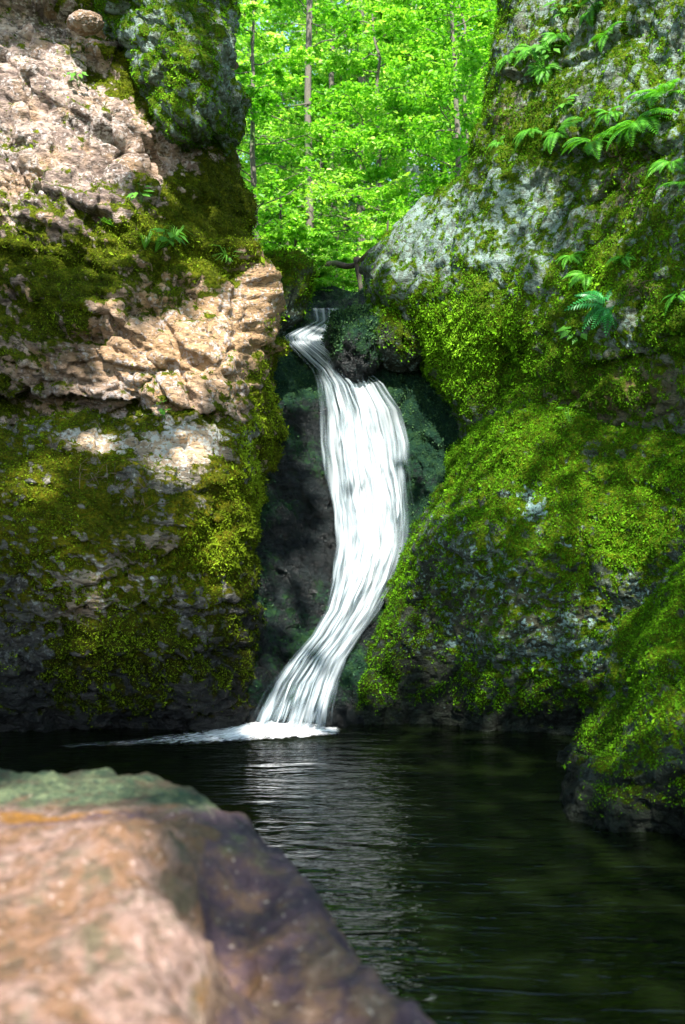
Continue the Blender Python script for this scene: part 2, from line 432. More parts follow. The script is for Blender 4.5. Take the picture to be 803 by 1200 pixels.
def crag(s1=1.1, a1=0.16, s2=3.2, a2=0.06, s3=9, a3=0.018, stretch=(0.8, 0.8, 1.7), shear=0.0, fb=0.05, fine=0.010, seed=0.0, fol=(0.4, 0.9), fola=0.022):
    def f(p):
        q = p.copy(); q[:, 2] += shear * q[:, 0]
        q = q * np.array(stretch) + seed
        o1, c1 = facets(q * s1, 0.55); o2, c2 = facets(q * s2 + 9, 0.6); o3, c3 = facets(q * s3 + 4, 0.7)
        dc = a1 * o1 + a2 * o2 + fb * fbm(p * 2.1 + seed, 4) - a1 * 0.30 * (1 - smooth(0, 0.06, c1))
        d = a3 * o3 - a2 * 0.5 * (1 - smooth(0, 0.09, c2)) - a3 * 0.6 * (1 - smooth(0, .14, c3))
        d += fine * fbm(p * 22, 3)
        ac = fol[0] * p[:, 0] + fol[1] * p[:, 2]; al = fol[1] * p[:, 0] - fol[0] * p[:, 2]
        fq = np.stack([ac * 9, al * 2.6, p[:, 1] * 4], -1) + seed
        d += fola * fbm(fq, 4, 0.55, ridged=True) + 0.4 * fola * fbm(p * 9 + seed, 3, 0.6, ridged=True)
        return dc, d, np.minimum(c1, c2)
    return f

# ================================================================== THE ROCKS
down = (0, 0, -0.2)
# ---- left cliff, upper part
Lx = curve([(-260, -330), (600, -330)])
left_edge = curve([(-260, 255), (0, 258), (120, 262), (165, 268), (200, 281), (235, 291), (270, 292), (320, 298), (370, 300), (450, 300), (560, 298)])
ctrl = [(-330, -260, 8.4), (0, -260, 8.9), (250, -260, 9.3), (-330, 0, 7.9), (0, 0, 8.35), (150, 0, 8.75), (262, 0, 9.1),
        (-330, 240, 7.2), (0, 240, 7.75), (120, 250, 7.8), (200, 230, 8.15), (285, 220, 8.6), (0, 330, 7.75), (120, 330, 7.75), (240, 320, 8.05), (300, 300, 8.4),
        (-330, 400, 7.2), (0, 400, 7.65), (130, 400, 7.6), (230, 400, 7.65), (315, 380, 8.1), (0, 465, 7.9), (130, 460, 7.65), (230, 470, 7.55), (320, 470, 7.95), (-330, 560, 7.5), (0, 560, 8.1), (150, 560, 7.9), (230, 540, 7.8), (320, 560, 8.1)]
P, px, py = sheet(-260, 560, 470, Lx, left_edge, 380, ctrl, margin=46, roundR=0.5,
                  backR=lambda y: (-0.35 + 0.25 * float(smooth(180, 430, y)), 1.9, 0.0), backT=(0, 2.4, 0.3))
def left_masks(x, y, p, N, crack):
    n = fbm(p * 1.6 + 3, 4); n2 = fbm(p * 6, 3)
    m = 0.53 + 0.35 * n + 0.4 * n2 + .6 * fbm(p * 15, 3) + 0.35 * np.clip(N[:, 2], -0.2, 1)
    m += blobs(x, y, [(70, 110, 90, 90, -.26), (60, 190, 120, 70, -.26), (140, 140, 40, 60, -.25), (205, 175, 45, 25, -.7), (230, 400, 95, 75, -.5), (120, 430, 70, 50, -.6), (290, 370, 30, 70, -.4),
                      (20, 60, 60, 60, -.4), (150, 95, 30, 30, .6), (200, 130, 40, 50, .45), (110, 345, 80, 45, .32), (50, 380, 80, 60, .25), (230, 250, 60, 60, .4), (290, 250, 40, 60, .4), (190, 280, 50, 25, .4), (303, 430, 14, 110, .6), (245, 310, 60, 30, .2), (150, 200, 60, 20, -.3), (0, 290, 150, 30, .22)])
    t = .6 * smooth(.08, .35, fbm(p * 3.1 + 70, 4)) + blobs(x, y, [(240, 400, 80, 80, 1.1), (130, 420, 70, 45, .8), (300, 360, 30, 60, .8), (130, 25, 30, 20, .4), (200, 160, 60, 40, .3)])
    w = blobs(x, y, [(60, 470, 110, 22, .7), (60, 400, 120, 60, .4), (330, 480, 22, 120, .8)])  # shade of the recess and mid wall kept in the tone; gully edge wet
    return {'moss': m, 'tan': t, 'wet': w, 'lichen': 0.5 + 0.4 * n}
finish_rock('rock_cliff', M_LEFT, P, px, py, crag(0.85, 0.16, 2.5, 0.085, 7, 0.036, (0.85, 0.85, 1.25), 0.45, 0.06, 0.014, 0, (0.45, 0.89), 0.040), left_masks,
            'tall craggy rock wall left of the gorge, pinkish bare stone patched with olive moss', 'cliff',
            ledges=[([(-60, 466), (60, 462), (140, 470)], .16, 18, 40), ([(200, 470), (240, 480), (275, 492)], .06, 8, 16), ([(20, 208), (60, 224), (100, 247), (135, 268)], .07, 10, 20), ([(-40, 286), (60, 296), (140, 320), (220, 328)], .06, 12, 24), ([(120, 352), (180, 356), (225, 340)], .05, 10, 18)],
            moss_mat=M_MOSSY, tufts=150000, tuft_size=0.009, hang=0.35, tuft_min=0.42,
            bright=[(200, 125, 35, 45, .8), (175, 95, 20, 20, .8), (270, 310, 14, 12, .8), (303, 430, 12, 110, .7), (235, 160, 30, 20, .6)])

# ---- mossy block overhanging at the top of the left cliff
Lb = curve([(-260, 95), (0, 118), (40, 130), (90, 150), (130, 172), (175, 186)])
Rb = curve([(-260, 262), (-40, 262), (0, 268), (40, 280), (70, 284), (100, 287), (130, 281), (150, 274), (175, 262)])
Bb_ctrl = [(100, -260, 8.7), (260, -260, 9.0), (118, 0, 8.35), (200, 0, 8.0), (268, 0, 8.6), (140, 60, 8.25), (215, 70, 7.75), (284, 80, 8.4), (165, 110, 8.2), (225, 120, 7.75), (280, 120, 8.4), (185, 160, 8.35), (225, 150, 7.95), (268, 160, 8.5), (190, 185, 8.7), (262, 185, 8.8)]
P, px, py = sheet(-260, 172, 250, Lb, Rb, 150, Bb_ctrl, margin=34, roundR=0.5, roundL=0.3, backR=(-0.45, 1.6, 0), backL=(0.1, 0.9, 0), backT=(0, 2.2, 0.2))
def block_masks(x, y, p, N, crack):
    n = fbm(p * 1.8 + 3, 4); n2 = fbm(p * 7, 3)
    return {'moss': 0.64 + .3 * n + .4 * n2 + .6 * fbm(p * 14, 3) + .3 * N[:, 2] + blobs(x, y, [(275, 60, 18, 45, -.5), (150, 40, 20, 40, -.2)]), 'lichen': .5 + .5 * n2 + blobs(x, y, [(150, 30, 25, 40, .4)]), 'wet': blobs(x, y, [(210, 165, 60, 16, .5)]), 'tan': 0 * x}
finish_rock('rock_block', M_RIGHT, P, px, py, crag(1.3, 0.13, 3.4, 0.07, 9, 0.03, (0.9, 0.9, 1.4), 0.3, 0.06, 0.014, 40), block_masks,
            'dark mossy rock block overhanging the top right corner of the left rock wall', 'rock', moss_mat=M_MOSSG, tufts=50000, tuft_size=0.0095, hang=0.5, tuft_min=0.35,
            bright=[(262, 15, 14, 25, 1.0), (200, 100, 40, 30, .2)])

# ---- lower left ledge
lo_edge = curve([(480, 286), (540, 298), (600, 300), (640, 298), (680, 294), (740, 300), (790, 306), (830, 304), (865, 292), (910, 284)])
ctrl = [(-330, 490, 6.9), (0, 500, 7.35), (150, 500, 7.35), (230, 492, 7.5), (318, 490, 7.95), (-330, 560, 6.6), (0, 560, 7.0), (150, 570, 7.0), (250, 560, 7.2), (325, 560, 7.8), (0, 640, 6.85), (120, 640, 6.85), (230, 640, 7.05), (320, 640, 7.75),
        (-330, 720, 6.5), (0, 720, 7.0), (100, 715, 6.95), (200, 720, 7.0), (300, 720, 7.6), (0, 800, 7.15), (130, 790, 7.1), (230, 790, 7.2), (306, 800, 7.55), (-330, 870, 6.9), (0, 868, 7.6), (150, 868, 7.65), (250, 868, 7.55), (292, 868, 7.55), (0, 910, 7.8), (150, 910, 7.8), (290, 910, 7.7), (-330, 910, 7.4)]
topc = curve([(-330, 508), (0, 500), (60, 496), (120, 498), (180, 488), (240, 482), (280, 490), (318, 492), (330, 495)])
P, px, py = sheet(480, 910, 330, Lx, lo_edge, 380, ctrl, T=topc, margin=30, roundR=0.35, roundT=0.22, backR=(-0.05, 1.5, 0.0), backT=(0, 0.9, 0.06))
def ledge_masks(x, y, p, N, crack):
    n = fbm(p * 1.6 + 13, 4); n2 = fbm(p * 6, 3)
    m = 0.50 + .35 * n + .4 * n2 + .6 * fbm(p * 15, 3) + .35 * np.clip(N[:, 2], -.2, 1) + blobs(x, y, [(215, 525, 42, 22, -.9), (110, 518, 45, 14, -.6), (150, 560, 50, 30, -.25), (60, 590, 90, 60, .3), (270, 590, 45, 70, .5), (60, 540, 60, 20, .25), (240, 650, 40, 30, .5), (100, 740, 110, 25, .25), (150, 790, 160, 60, .12), (20, 770, 40, 60, -.6)])
    t = blobs(x, y, [(215, 525, 42, 24, 1.2), (110, 520, 45, 14, .9), (120, 690, 60, 30, .5), (95, 720, 30, 20, .5), (190, 640, 60, 20, .4)])
    w = smooth(670, 790, y) * .9 + blobs(x, y, [(300, 720, 40, 90, .8), (20, 700, 60, 60, .4)])  # wet stone towards the foot, darkened further for the shade there
    return {'moss': m, 'tan': t, 'wet': w, 'lichen': .5 + .4 * n2 + blobs(x, y, [(180, 510, 120, 20, .3), (170, 780, 120, 40, .2)])}
finish_rock('rock_ledge', M_LEDGE, P, px, py, crag(0.9, 0.09, 2.6, 0.055, 7.5, 0.028, (0.85, 0.85, 1.3), 0.3, 0.05, 0.012, 80, (0.35, 0.93), 0.026), ledge_masks,
            'lower left rock shelf in the pool, olive moss above and dark wet stone below', 'rock',
            ledges=[([(80, 712), (180, 706), (250, 704), (300, 690)], .06, 12, 24), ([(80, 764), (150, 758), (230, 764), (290, 752)], .05, 10, 20), ([(60, 690), (110, 680), (160, 655), (210, 640)], .05, 10, 18), ([(150, 560), (230, 575), (280, 560)], .04, 8, 16)],
            moss_mat=M_MOSSY, tufts=140000, tuft_size=0.0088, hang=0.4, tuft_min=0.40,
            bright=[(290, 550, 22, 70, .8), (255, 640, 30, 28, 1.3), (230, 620, 30, 20, 1.0), (300, 500, 20, 40, .6), (15, 560, 18, 10, .8)])

# ---- the wet chute behind the falls
chute_ctrl = [(240, 340, 11.2), (330, 340, 11.3), (390, 340, 11.5), (440, 340, 11.0), (620, 340, 9.6), (380, 362, 10.9), (370, 385, 10.2), (362, 402, 9.75), (330, 380, 9.8), (410, 385, 9.9), (300, 400, 9.6), (400, 440, 9.45), (330, 470, 9.0), (430, 470, 9.3), (480, 440, 9.5), (540, 440, 9.2), (620, 440, 8.9),
              (240, 520, 8.8), (340, 560, 8.7), (430, 560, 8.95), (490, 560, 9.05), (560, 560, 8.8), (620, 560, 8.6), (330, 660, 8.25), (430, 660, 8.55), (490, 660, 8.6), (300, 740, 7.9), (380, 740, 8.1), (450, 740, 8.3), (240, 760, 7.9), (620, 740, 8.4), (290, 800, 7.75), (360, 800, 7.75), (430, 800, 7.95), (340, 855, 7.5), (400, 855, 7.6), (450, 855, 7.8), (240, 860, 7.7), (620, 860, 8.2), (340, 915, 7.45), (240, 915, 7.7), (450, 915, 7.8), (620, 915, 8.2)]
CH = TPS(chute_ctrl)
P, px, py = sheet(340, 915, 380, curve([(0, 240), (1000, 240)]), curve([(0, 620), (1000, 620)]), 250, chute_ctrl, backT=(0, 2.5, 0.15))
def chute_masks(x, y, p, N, crack):
    n = fbm(p * 1.7 + 23, 4)
    return {'moss': .50 + .5 * n + blobs(x, y, [(335, 420, 25, 90, .25), (500, 480, 70, 80, .35), (360, 620, 60, 140, -.2), (345, 480, 30, 60, .1)]), 'wet': 0.9 + 0 * x, 'lichen': .3 + .3 * n}
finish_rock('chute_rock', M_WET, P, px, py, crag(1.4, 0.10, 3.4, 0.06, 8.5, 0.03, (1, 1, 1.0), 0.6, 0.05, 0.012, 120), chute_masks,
            'black wet bedrock chute behind the waterfall between the two rock walls', 'rock', moss_mat=M_MOSST, tufts=45000, tuft_size=0.010, hang=0.7, tuft_min=0.40,
            bright=[(520, 450, 30, 40, .4)])

# ---- right cliff
r_edge = curve([(-260, 598), (0, 587), (60, 578), (100, 572), (150, 565), (185, 556), (205, 538), (240, 500), (270, 465), (292, 441), (312, 429), (340, 434), (370, 448), (400, 470), (440, 505), (500, 540), (580, 560)])
ctrl = [(592, -260, 9.0), (800, -260, 8.0), (1100, -260, 6.8), (579, 0, 8.7), (700, 0, 8.0), (803, 0, 7.35), (1100, 0, 6.1), (560, 120, 8.6), (640, 120, 8.15), (720, 120, 7.6), (803, 120, 7.1), (1100, 120, 5.9),
        (552, 195, 8.65), (580, 215, 8.38), (500, 245, 9.1), (440, 300, 9.4), (460, 320, 9.2), (520, 290, 8.75), (570, 300, 8.4), (640, 270, 8.0), (720, 280, 7.45), (803, 280, 6.9), (1100, 280, 5.8), (440, 350, 9.3), (500, 370, 8.9), (560, 380, 8.4), (620, 380, 8.0), (700, 390, 7.4), (803, 385, 6.8), (1100, 390, 5.6),
        (505, 440, 9.1), (560, 450, 8.6), (620, 430, 8.1), (640, 450, 7.8), (700, 440, 7.5), (803, 450, 6.95), (1100, 450, 5.9), (560, 500, 8.6), (700, 500, 7.65), (803, 500, 7.1), (560, 580, 8.7), (700, 580, 8.2), (803, 580, 7.6), (1100, 580, 6.2)]
P, px, py = sheet(-260, 580, 470, r_edge, curve([(-300, 1000), (900, 1000)]), 400, ctrl, margin=34, roundL=0.4, backL=lambda y: (0.3 - .35 * float(smooth(200, 440, y)), 1.7, 0), backT=(0, 2.6, 0.3))
def right_masks(x, y, p, N, crack):
    n = fbm(p * 1.6 + 33, 4); n2 = fbm(p * 7, 3); n3 = fbm(p * np.array([3, 3, 1.5]) + 60, 4)
    m = .52 + .25 * n + .35 * n2 + .25 * n3 + .7 * fbm(p * 17, 3) + .2 * N[:, 2] + blobs(x, y, [(485, 262, 45, 40, -.30), (440, 320, 30, 25, -.22), (600, 270, 60, 80, -.10), (660, 310, 50, 50, -.08), (560, 215, 20, 30, .15), (560, 420, 60, 60, .45), (640, 400, 50, 60, .3), (700, 60, 90, 60, -.05), (620, 110, 60, 40, .15), (740, 250, 60, 80, .15), (790, 380, 30, 40, .5), (520, 390, 60, 40, .45), (690, 455, 110, 30, .22), (620, 160, 50, 30, .25), (690, 330, 60, 30, .35)])
    t = blobs(x, y, [(620, 160, 50, 25, .5), (735, 220, 40, 50, .7), (640, 50, 30, 40, .4), (720, 455, 110, 40, 1.0), (590, 130, 25, 50, .6), (745, 340, 25, 15, .6), (720, 180, 30, 20, .7)])  # hollow under the overhang tinted dark brown for its shade
    w = blobs(x, y, [(720, 465, 120, 30, .55), (545, 480, 40, 40, .9), (470, 400, 40, 50, .7)])  # same hollow darkened again for shade; the inner corner is wet
    return {'moss': m, 'tan': t, 'wet': w, 'lichen': .5 + .5 * n3 + blobs(x, y, [(490, 260, 60, 60, .35), (600, 280, 60, 90, .4), (760, 60, 60, 60, .2), (720, 455, 120, 40, -.8)])}
finish_rock('rock_cliff', M_RIGHT, P, px, py, crag(0.8, 0.085, 2.4, 0.042, 8, 0.014, (1.0, 1.0, 0.9), -0.7, 0.06, 0.012, 160, (0.72, -0.69), 0.036), right_masks,
            'leaning rock wall right of the gorge with grey green lichen, moss and ferns', 'cliff',
            ledges=[([(600, 86), (640, 79), (700, 54), (740, 24)], .06, 12, 30), ([(650, 172), (700, 178), (760, 168)], .09, 12, 30), ([(680, 420), (720, 420), (770, 410), (840, 402)], .06, 12, 44), ([(690, 230), (740, 180), (780, 160)], .06, 12, 28), ([(760, 402), (803, 378), (840, 362)], .07, 12, 30)],
            moss_mat=M_MOSSG, tufts=230000, tuft_size=0.0092, hang=0.5, tuft_min=0.36,
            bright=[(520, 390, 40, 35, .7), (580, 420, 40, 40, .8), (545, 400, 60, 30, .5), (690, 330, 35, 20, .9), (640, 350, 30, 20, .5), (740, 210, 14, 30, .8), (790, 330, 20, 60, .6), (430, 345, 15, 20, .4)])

# ---- right lower mossy face
f_edge = curve([(500, 541), (545, 538), (580, 520), (612, 492), (650, 478), (690, 466), (740, 444), (790, 416), (830, 408), (870, 412), (915, 410)])
topr = curve([(400, 545), (540, 522), (575, 492), (606, 474), (650, 480), (720, 488), (803, 504), (1100, 520)])
ctrl = [(541, 522, 8.3), (575, 495, 7.95), (606, 475, 7.75), (650, 482, 7.65), (720, 490, 7.45), (803, 505, 7.05), (1000, 515, 6.2), (500, 600, 8.2), (545, 590, 7.8), (620, 560, 7.35), (720, 560, 7.05), (803, 560, 6.7), (1000, 560, 5.9),
        (480, 650, 8.0), (545, 640, 7.35), (620, 650, 7.1), (720, 650, 6.9), (803, 650, 6.5), (1000, 650, 5.7), (445, 740, 7.85), (515, 735, 7.72), (610, 740, 7.15), (720, 740, 7.0), (803, 740, 6.7), (1000, 740, 5.8), (412, 820, 7.65), (495, 810, 7.75), (610, 810, 7.3), (720, 810, 7.15), (803, 810, 6.9), (410, 862, 7.65), (500, 862, 7.72), (560, 862, 7.5), (620, 862, 7.42), (720, 862, 7.3), (1000, 862, 6.4), (410, 915, 7.55), (620, 915, 7.5), (1000, 915, 6.5)]
P, px, py = sheet(500, 915, 340, f_edge, curve([(0, 960), (1000, 960)]), 340, ctrl, T=topr, margin=30, roundL=0.3, roundT=0.25, backL=(-0.12, 1.4, 0), backT=(0, 1.0, 0.05))
def face_masks(x, y, p, N, crack):
    n = fbm(p * 1.5 + 43, 4); n2 = fbm(p * 7, 3)
    m = .56 + .3 * n + .35 * n2 + .65 * fbm(p * 17, 3) + .3 * N[:, 2] + blobs(x, y, [(600, 540, 80, 50, .35), (700, 600, 120, 60, .2), (500, 760, 60, 90, -.22), (560, 850, 150, 25, -.15), (690, 790, 70, 60, -.12), (625, 590, 20, 22, -.5), (540, 620, 30, 30, -.3), (740, 690, 30, 30, -.25), (600, 740, 80, 40, -.1), (745, 640, 40, 30, .3)])
    w = .85 * smooth(730, 840, y) + blobs(x, y, [(475, 750, 70, 100, .9), (440, 820, 60, 60, .6), (540, 600, 40, 50, .4)])
    return {'moss': m, 'wet': w, 'tan': blobs(x, y, [(600, 720, 120, 30, .4), (700, 500, 120, 15, .5)]), 'lichen': .45 + .5 * n2 + blobs(x, y, [(625, 590, 25, 25, .5), (690, 780, 70, 60, .35), (600, 800, 60, 30, .3), (560, 660, 60, 40, .15)])}
finish_rock('mossy_boulder', M_FACE, P, px, py, crag(0.8, 0.085, 2.4, 0.04, 8, 0.022, (1, 1, 0.9), -0.5, 0.05, 0.014, 200), face_masks,
            'huge rounded rock right of the waterfall foot, its broad face green with moss', 'boulder',
            moss_mat=M_MOSSG, tufts=230000, tuft_size=0.0086, hang=0.45, tuft_min=0.36, bright=[(600, 520, 60, 40, .35), (745, 640, 35, 25, .4)])

# ---- small mossy rock at the right edge of the pool
s_edge = curve([(640, 830), (670, 806), (700, 786), (750, 764), (790, 748), (820, 746), (850, 730), (875, 714), (910, 686), (940, 668), (958, 664), (980, 668), (1020, 676)])
ctrl = [(806, 670, 5.75), (1000, 640, 5.2), (735, 820, 5.5), (780, 820, 5.2), (900, 820, 4.8), (1000, 820, 4.6), (700, 880, 5.45), (760, 880, 5.1), (850, 880, 4.8), (657, 945, 5.45), (700, 945, 5.2), (760, 945, 5.05), (850, 950, 4.8), (660, 975, 5.4), (720, 975, 5.12), (803, 978, 4.98), (1000, 980, 4.5), (665, 1020, 5.4), (803, 1020, 5.05), (1000, 1020, 4.5)]
P, px, py = sheet(640, 1020, 260, s_edge, curve([(0, 980), (2000, 980)]), 190, ctrl, margin=34, roundL=0.3, backL=(0.1, 1.0, -0.1), backT=(0.1, 0.8, 0.05))
def small_masks(x, y, p, N, crack):
    n = fbm(p * 2 + 53, 4); n2 = fbm(p * 8, 3)
    return {'moss': .52 + .45 * n + .3 * n2 + .35 * N[:, 2] + blobs(x, y, [(690, 900, 20, 30, -.3), (740, 950, 80, 20, .1)]), 'wet': smooth(900, 965, y), 'lichen': .4 + .5 * n2 + blobs(x, y, [(680, 920, 20, 30, .5)]), 'tan': 0 * x}
finish_rock('mossy_rock', M_FACE, P, px, py, crag(1.5, 0.075, 3.6, 0.04, 9, 0.02, (1, 1, 1), -0.3, 0.04, 0.012, 240), small_masks,
            'mossy rock rising from the water at the right edge of the pool, dark wet foot', 'rock',
            moss_mat=M_MOSSG, tufts=70000, tuft_size=0.0072, hang=0.45, tuft_min=0.34, bright=[(790, 720, 20, 60, .5)])

# ---- closed stones (displaced icospheres)
import bmesh
def ico(sub):
    bm = bmesh.new(); bmesh.ops.create_icosphere(bm, subdivisions=sub, radius=1)
    bm.verts.ensure_lookup_table()
    V = np.array([v.co[:] for v in bm.verts]); Fc = np.array([[v.index for v in f.verts] for f in bm.faces]); bm.free()
    return V, Fc
ICO = ico(6); ICO5 = ico(5)
def stone(name, c, rad, rot, mat, label, cat='rock', moss=.5, wet=0., tan=0., moss_mat=None, tufts=0, seed=0, amp=.16, base=ICO5, parent=None):
    V, Fc = base
    q = V.copy()
    dc, d, cr = crag(1.1, amp, 2.6, amp * .45, 6, amp * .15, (1, 1, 1), .3, amp * .6, .012, seed)(q * 1.2); d = d + dc
    q = q * (1 + d[:, None])
    q = np.sign(q) * np.abs(q) ** 0.9 * np.array(rad)
    rm = np.array(Matrix.Rotation(rot[2], 3, 'Z') @ Matrix.Rotation(rot[1], 3, 'Y') @ Matrix.Rotation(rot[0], 3, 'X'))
    q = q @ rm.T
    n = fbm(q * 3 + seed, 4); nz = (V @ rm.T)[:, 2]
    at = {'moss': np.clip(moss + .5 * n + .35 * nz, 0, 1), 'wet': np.full(len(q), wet), 'tan': np.full(len(q), tan), 'lichen': np.clip(.5 + .4 * n, 0, 1)}
    z0 = np.array([0, 0, q[:, 2].min()])
    o = link(name, mesh_np(name, q - z0, Fc, mat, True, at), None, np.array(c) + z0)
    tag(o, label, cat)
    if tufts:
        w = np.clip(at['moss'] - .35, 0, 1); idx = RNG.choice(len(q), tufts, p=w / w.sum())
        nn = V[idx] @ rm.T; up = RNG.normal(size=(tufts, 3)) * .7 + nn; up /= np.linalg.norm(up, axis=1)[:, None]
        sd = np.cross(up, RNG.normal(size=(tufts, 3))); sd /= np.linalg.norm(sd, axis=1)[:, None]
        s = (.0105 * np.exp(RNG.normal(size=tufts) * .4))[:, None]; pos = q[idx] - z0 + RNG.normal(size=(tufts, 3)) * .015
        Vt = np.stack([pos - up * s * .2, pos + up * s * .6 + sd * s * .45, pos + up * s * 1.4, pos + up * s * .6 - sd * s * .45], 1).reshape(-1, 3)
        tint = np.clip(.45 + .5 * fbm(q[idx] * 4, 3) + RNG.normal(size=tufts) * .15, 0, 1)
        mo = link('moss', mesh_np('moss', Vt, np.arange(tufts * 4).reshape(-1, 4), moss_mat, False, {'tint': np.repeat(tint, 4)}), o); mo['kind'] = 'stuff'
    return o
def pt(px, py, D): return W(px, py, D)
stone('rock', pt(416, 405, 9.35), (.26, .35, .34), (0.2, .1, .4), M_WET, 'dark wet boulder beside the top lip of the waterfall, on its right', wet=.8, moss=.55, moss_mat=M_MOSST, tufts=7000, seed=3)
stone('rock', pt(318, 352, 10.0), (.34, .5, .50), (0.1, .55, .2), M_FACE, 'dark mossy bank stone left of the stream above the falls', wet=.2, moss=.6, moss_mat=M_MOSSG, tufts=9000, seed=8)
stone('rock', pt(462, 398, 9.35), (.30, .3, .27), (0, .4, .2), M_FACE, 'mossy stone wedged under the pale shoulder of the right rock wall', wet=.6, moss=.62, moss_mat=M_MOSSG, tufts=9000, seed=12)
stone('stone', pt(100, 27, 8.12), (.135, .13, .075), (0, -.1, .3), M_LEFT, 'small loose pinkish stone caught in the moss high on the left rock wall', 'stone', moss=.02, tan=.5, seed=21, amp=.12)

# ---- sunlit boulder in the foreground (a height field in the place, closed down into the water)
def boulder():
    pts = []
    def a(px, py, D): p = W(px, py, D); pts.append((p[0] * 300, p[1] * 300, p[2]))
    for x, y, D in [(-300, 905, 2.5), (0, 911, 2.55), (60, 910, 2.6), (120, 912, 2.6), (180, 916, 2.55), (236, 932, 2.45), (284, 962, 2.3), (321, 1000, 2.15), (349, 1040, 2.02), (368, 1085, 1.9), (395, 1122, 1.8), (442, 1156, 1.72), (490, 1200, 1.63), (560, 1270, 1.5),
                    (0, 935, 2.35), (100, 935, 2.36), (200, 945, 2.28), (0, 953, 2.22), (100, 955, 2.22), (190, 962, 2.16), (240, 985, 2.08),
                    (-300, 960, 2.05), (0, 965, 2.0), (80, 968, 2.0), (150, 976, 1.97), (205, 992, 1.92), (228, 1020, 1.84),
                    (0, 1060, 1.66), (100, 1060, 1.66), (190, 1060, 1.68), (225, 1085, 1.64), (0, 1200, 1.36), (120, 1200, 1.37), (215, 1200, 1.40), (-300, 1200, 1.36), (0, 1400, 1.08), (200, 1400, 1.12),
                    (243, 1020, 1.99), (247, 1060, 1.93), (250, 1110, 1.84), (250, 1160, 1.75), (290, 1050, 2.0), (300, 1120, 1.82), (330, 1180, 1.70), (400, 1200, 1.66), (280, 1300, 1.45), (450, 1330, 1.42)]:
        a(x, y, D)
    T = TPS(pts, 4e-4)
    nx, ny = 420, 420
    X, Y = np.meshgrid(np.linspace(-2.6, 0.75, nx), np.linspace(0.75, 3.1, ny))
    Z = T(X * 300, Y * 300)
    # outline of the far shoulder; beyond it the rock rolls off into the pool
    ol = np.array([W(x, y, D)[:2] for x, y, D in [(-900, 905, 2.4), (-300, 905, 2.55), (0, 911, 2.6), (120, 912, 2.64), (180, 916, 2.59), (236, 932, 2.48), (284, 962, 2.33), (321, 1000, 2.18), (349, 1040, 2.05), (368, 1085, 1.93), (395, 1122, 1.82), (442, 1156, 1.74), (490, 1200, 1.65), (560, 1270, 1.52), (640, 1330, 1.3), (680, 1400, .9)]])
    d = np.full(X.shape, 9.0)
    for p, q in zip(ol[:-1], ol[1:]):
        e = q - p; t = np.clip(((X - p[0]) * e[0] + (Y - p[1]) * e[1]) / (e @ e), 0, 1)
        dd = np.hypot(X - p[0] - t * e[0], Y - p[1] - t * e[1])
        side = e[0] * (Y - p[1]) - e[1] * (X - p[0])
        sg = np.where(side > 0, dd, -dd)
        d = np.where(dd < np.abs(d), sg, d)
    out = np.clip(d, 0, None)
    Zi = np.minimum(Z, 1.12)
    Z = Zi - 0.9 * out ** 1.5 * 2.2 - smooth(0, .06, out) * .02 - out * .7
    Z = np.maximum(Z, -0.5)
    P = np.stack([X, Y, Z], -1)
    N = gridnormals(P); N = np.where(N[..., 2:] < 0, -N, N)
    f = P.reshape(-1, 3)
    dd = .026 * fbm(f * 3.1, 4) + .016 * fbm(f * 9, 4, ridged=True) + .006 * fbm(f * 40, 3)
    P = P + dd.reshape(X.shape)[..., None] * N
    f = P.reshape(-1, 3)
    qx, qy = proj(f)
    n = fbm(f * 5, 4); qx = qx + 34 * fbm(f * 4 + 9, 3); qy = qy + 26 * fbm(f * 4 + 31, 3)
    at = {'dark': np.clip(smooth(205, 270, qx) * .95 + 1.1 * blobs(qx, qy, [(238, 1080, 13, 85, 1)]) + .6 * blobs(qx, qy, [(100, 960, 220, 12, 1.1), (30, 1130, 30, 18, .5), (150, 1120, 24, 20, .5), (60, 1010, 30, 14, .5), (110, 1060, 26, 16, .6)]) - blobs(qx, qy, [(285, 1040, 20, 40, .35), (300, 1150, 25, 50, .5)]) + .35 * n, 0, 1),  # shaded flank and creases darkened in the colour, plus dark blotches
          'moss': np.clip(smooth(968, 925, qy) * smooth(340, 240, qx) * .75 + blobs(qx, qy, [(215, 945, 40, 20, .5), (255, 985, 30, 35, .5), (300, 1020, 22, 40, .4), (345, 1070, 14, 40, .4), (150, 972, 60, 10, .35)]), 0, 1),
          'rust': np.clip(blobs(qx, qy, [(60, 955, 120, 9, .8), (210, 1150, 40, 25, .35), (250, 1190, 40, 30, .4)]), 0, 1)}
    loc = np.array([-.9, 1.8, -0.5])
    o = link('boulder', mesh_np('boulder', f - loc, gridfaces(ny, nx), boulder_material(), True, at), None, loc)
    tag(o, 'big sunlit pinkish tan boulder in the near left corner with a green algae rim', 'boulder')
boulder()

# ================================================================== WATER
def water_material():
    b = NB('pool_water'); co = b.n('ShaderNodeTexCoord').outputs['Object']
    n1 = b.noise(b.scalevec(co, (1.0, 4.6, 1)), 2.2, 3, 0.5, 0.6)
    n2 = b.noise(b.scalevec(co, (2.0, 6.5, 1)), 5.5, 2, 0.5, 0.4)
    h = b.math('ADD', n1, b.math('MULTIPLY', n2, 0.22))
    nm = b.bump(h, 0.6, 0.05)
    col = b.mix(b.noise(co, 0.9, 3), (0.001, 0.002, 0.001), (0.004, 0.007, 0.0015))
    p = b.n('ShaderNodeBsdfPrincipled', {'Base Color': col, 'Roughness': 0.07, 'IOR': 1.34, 'Normal': nm})
    return b.end(p.outputs[0])
X, Y = np.meshgrid(np.linspace(-9, 9, 160), np.linspace(-3, 9.6, 160))
wz = 0.012 * fbm(np.stack([X.ravel() * .9, Y.ravel() * 1.9, 0 * X.ravel()], -1), 3)
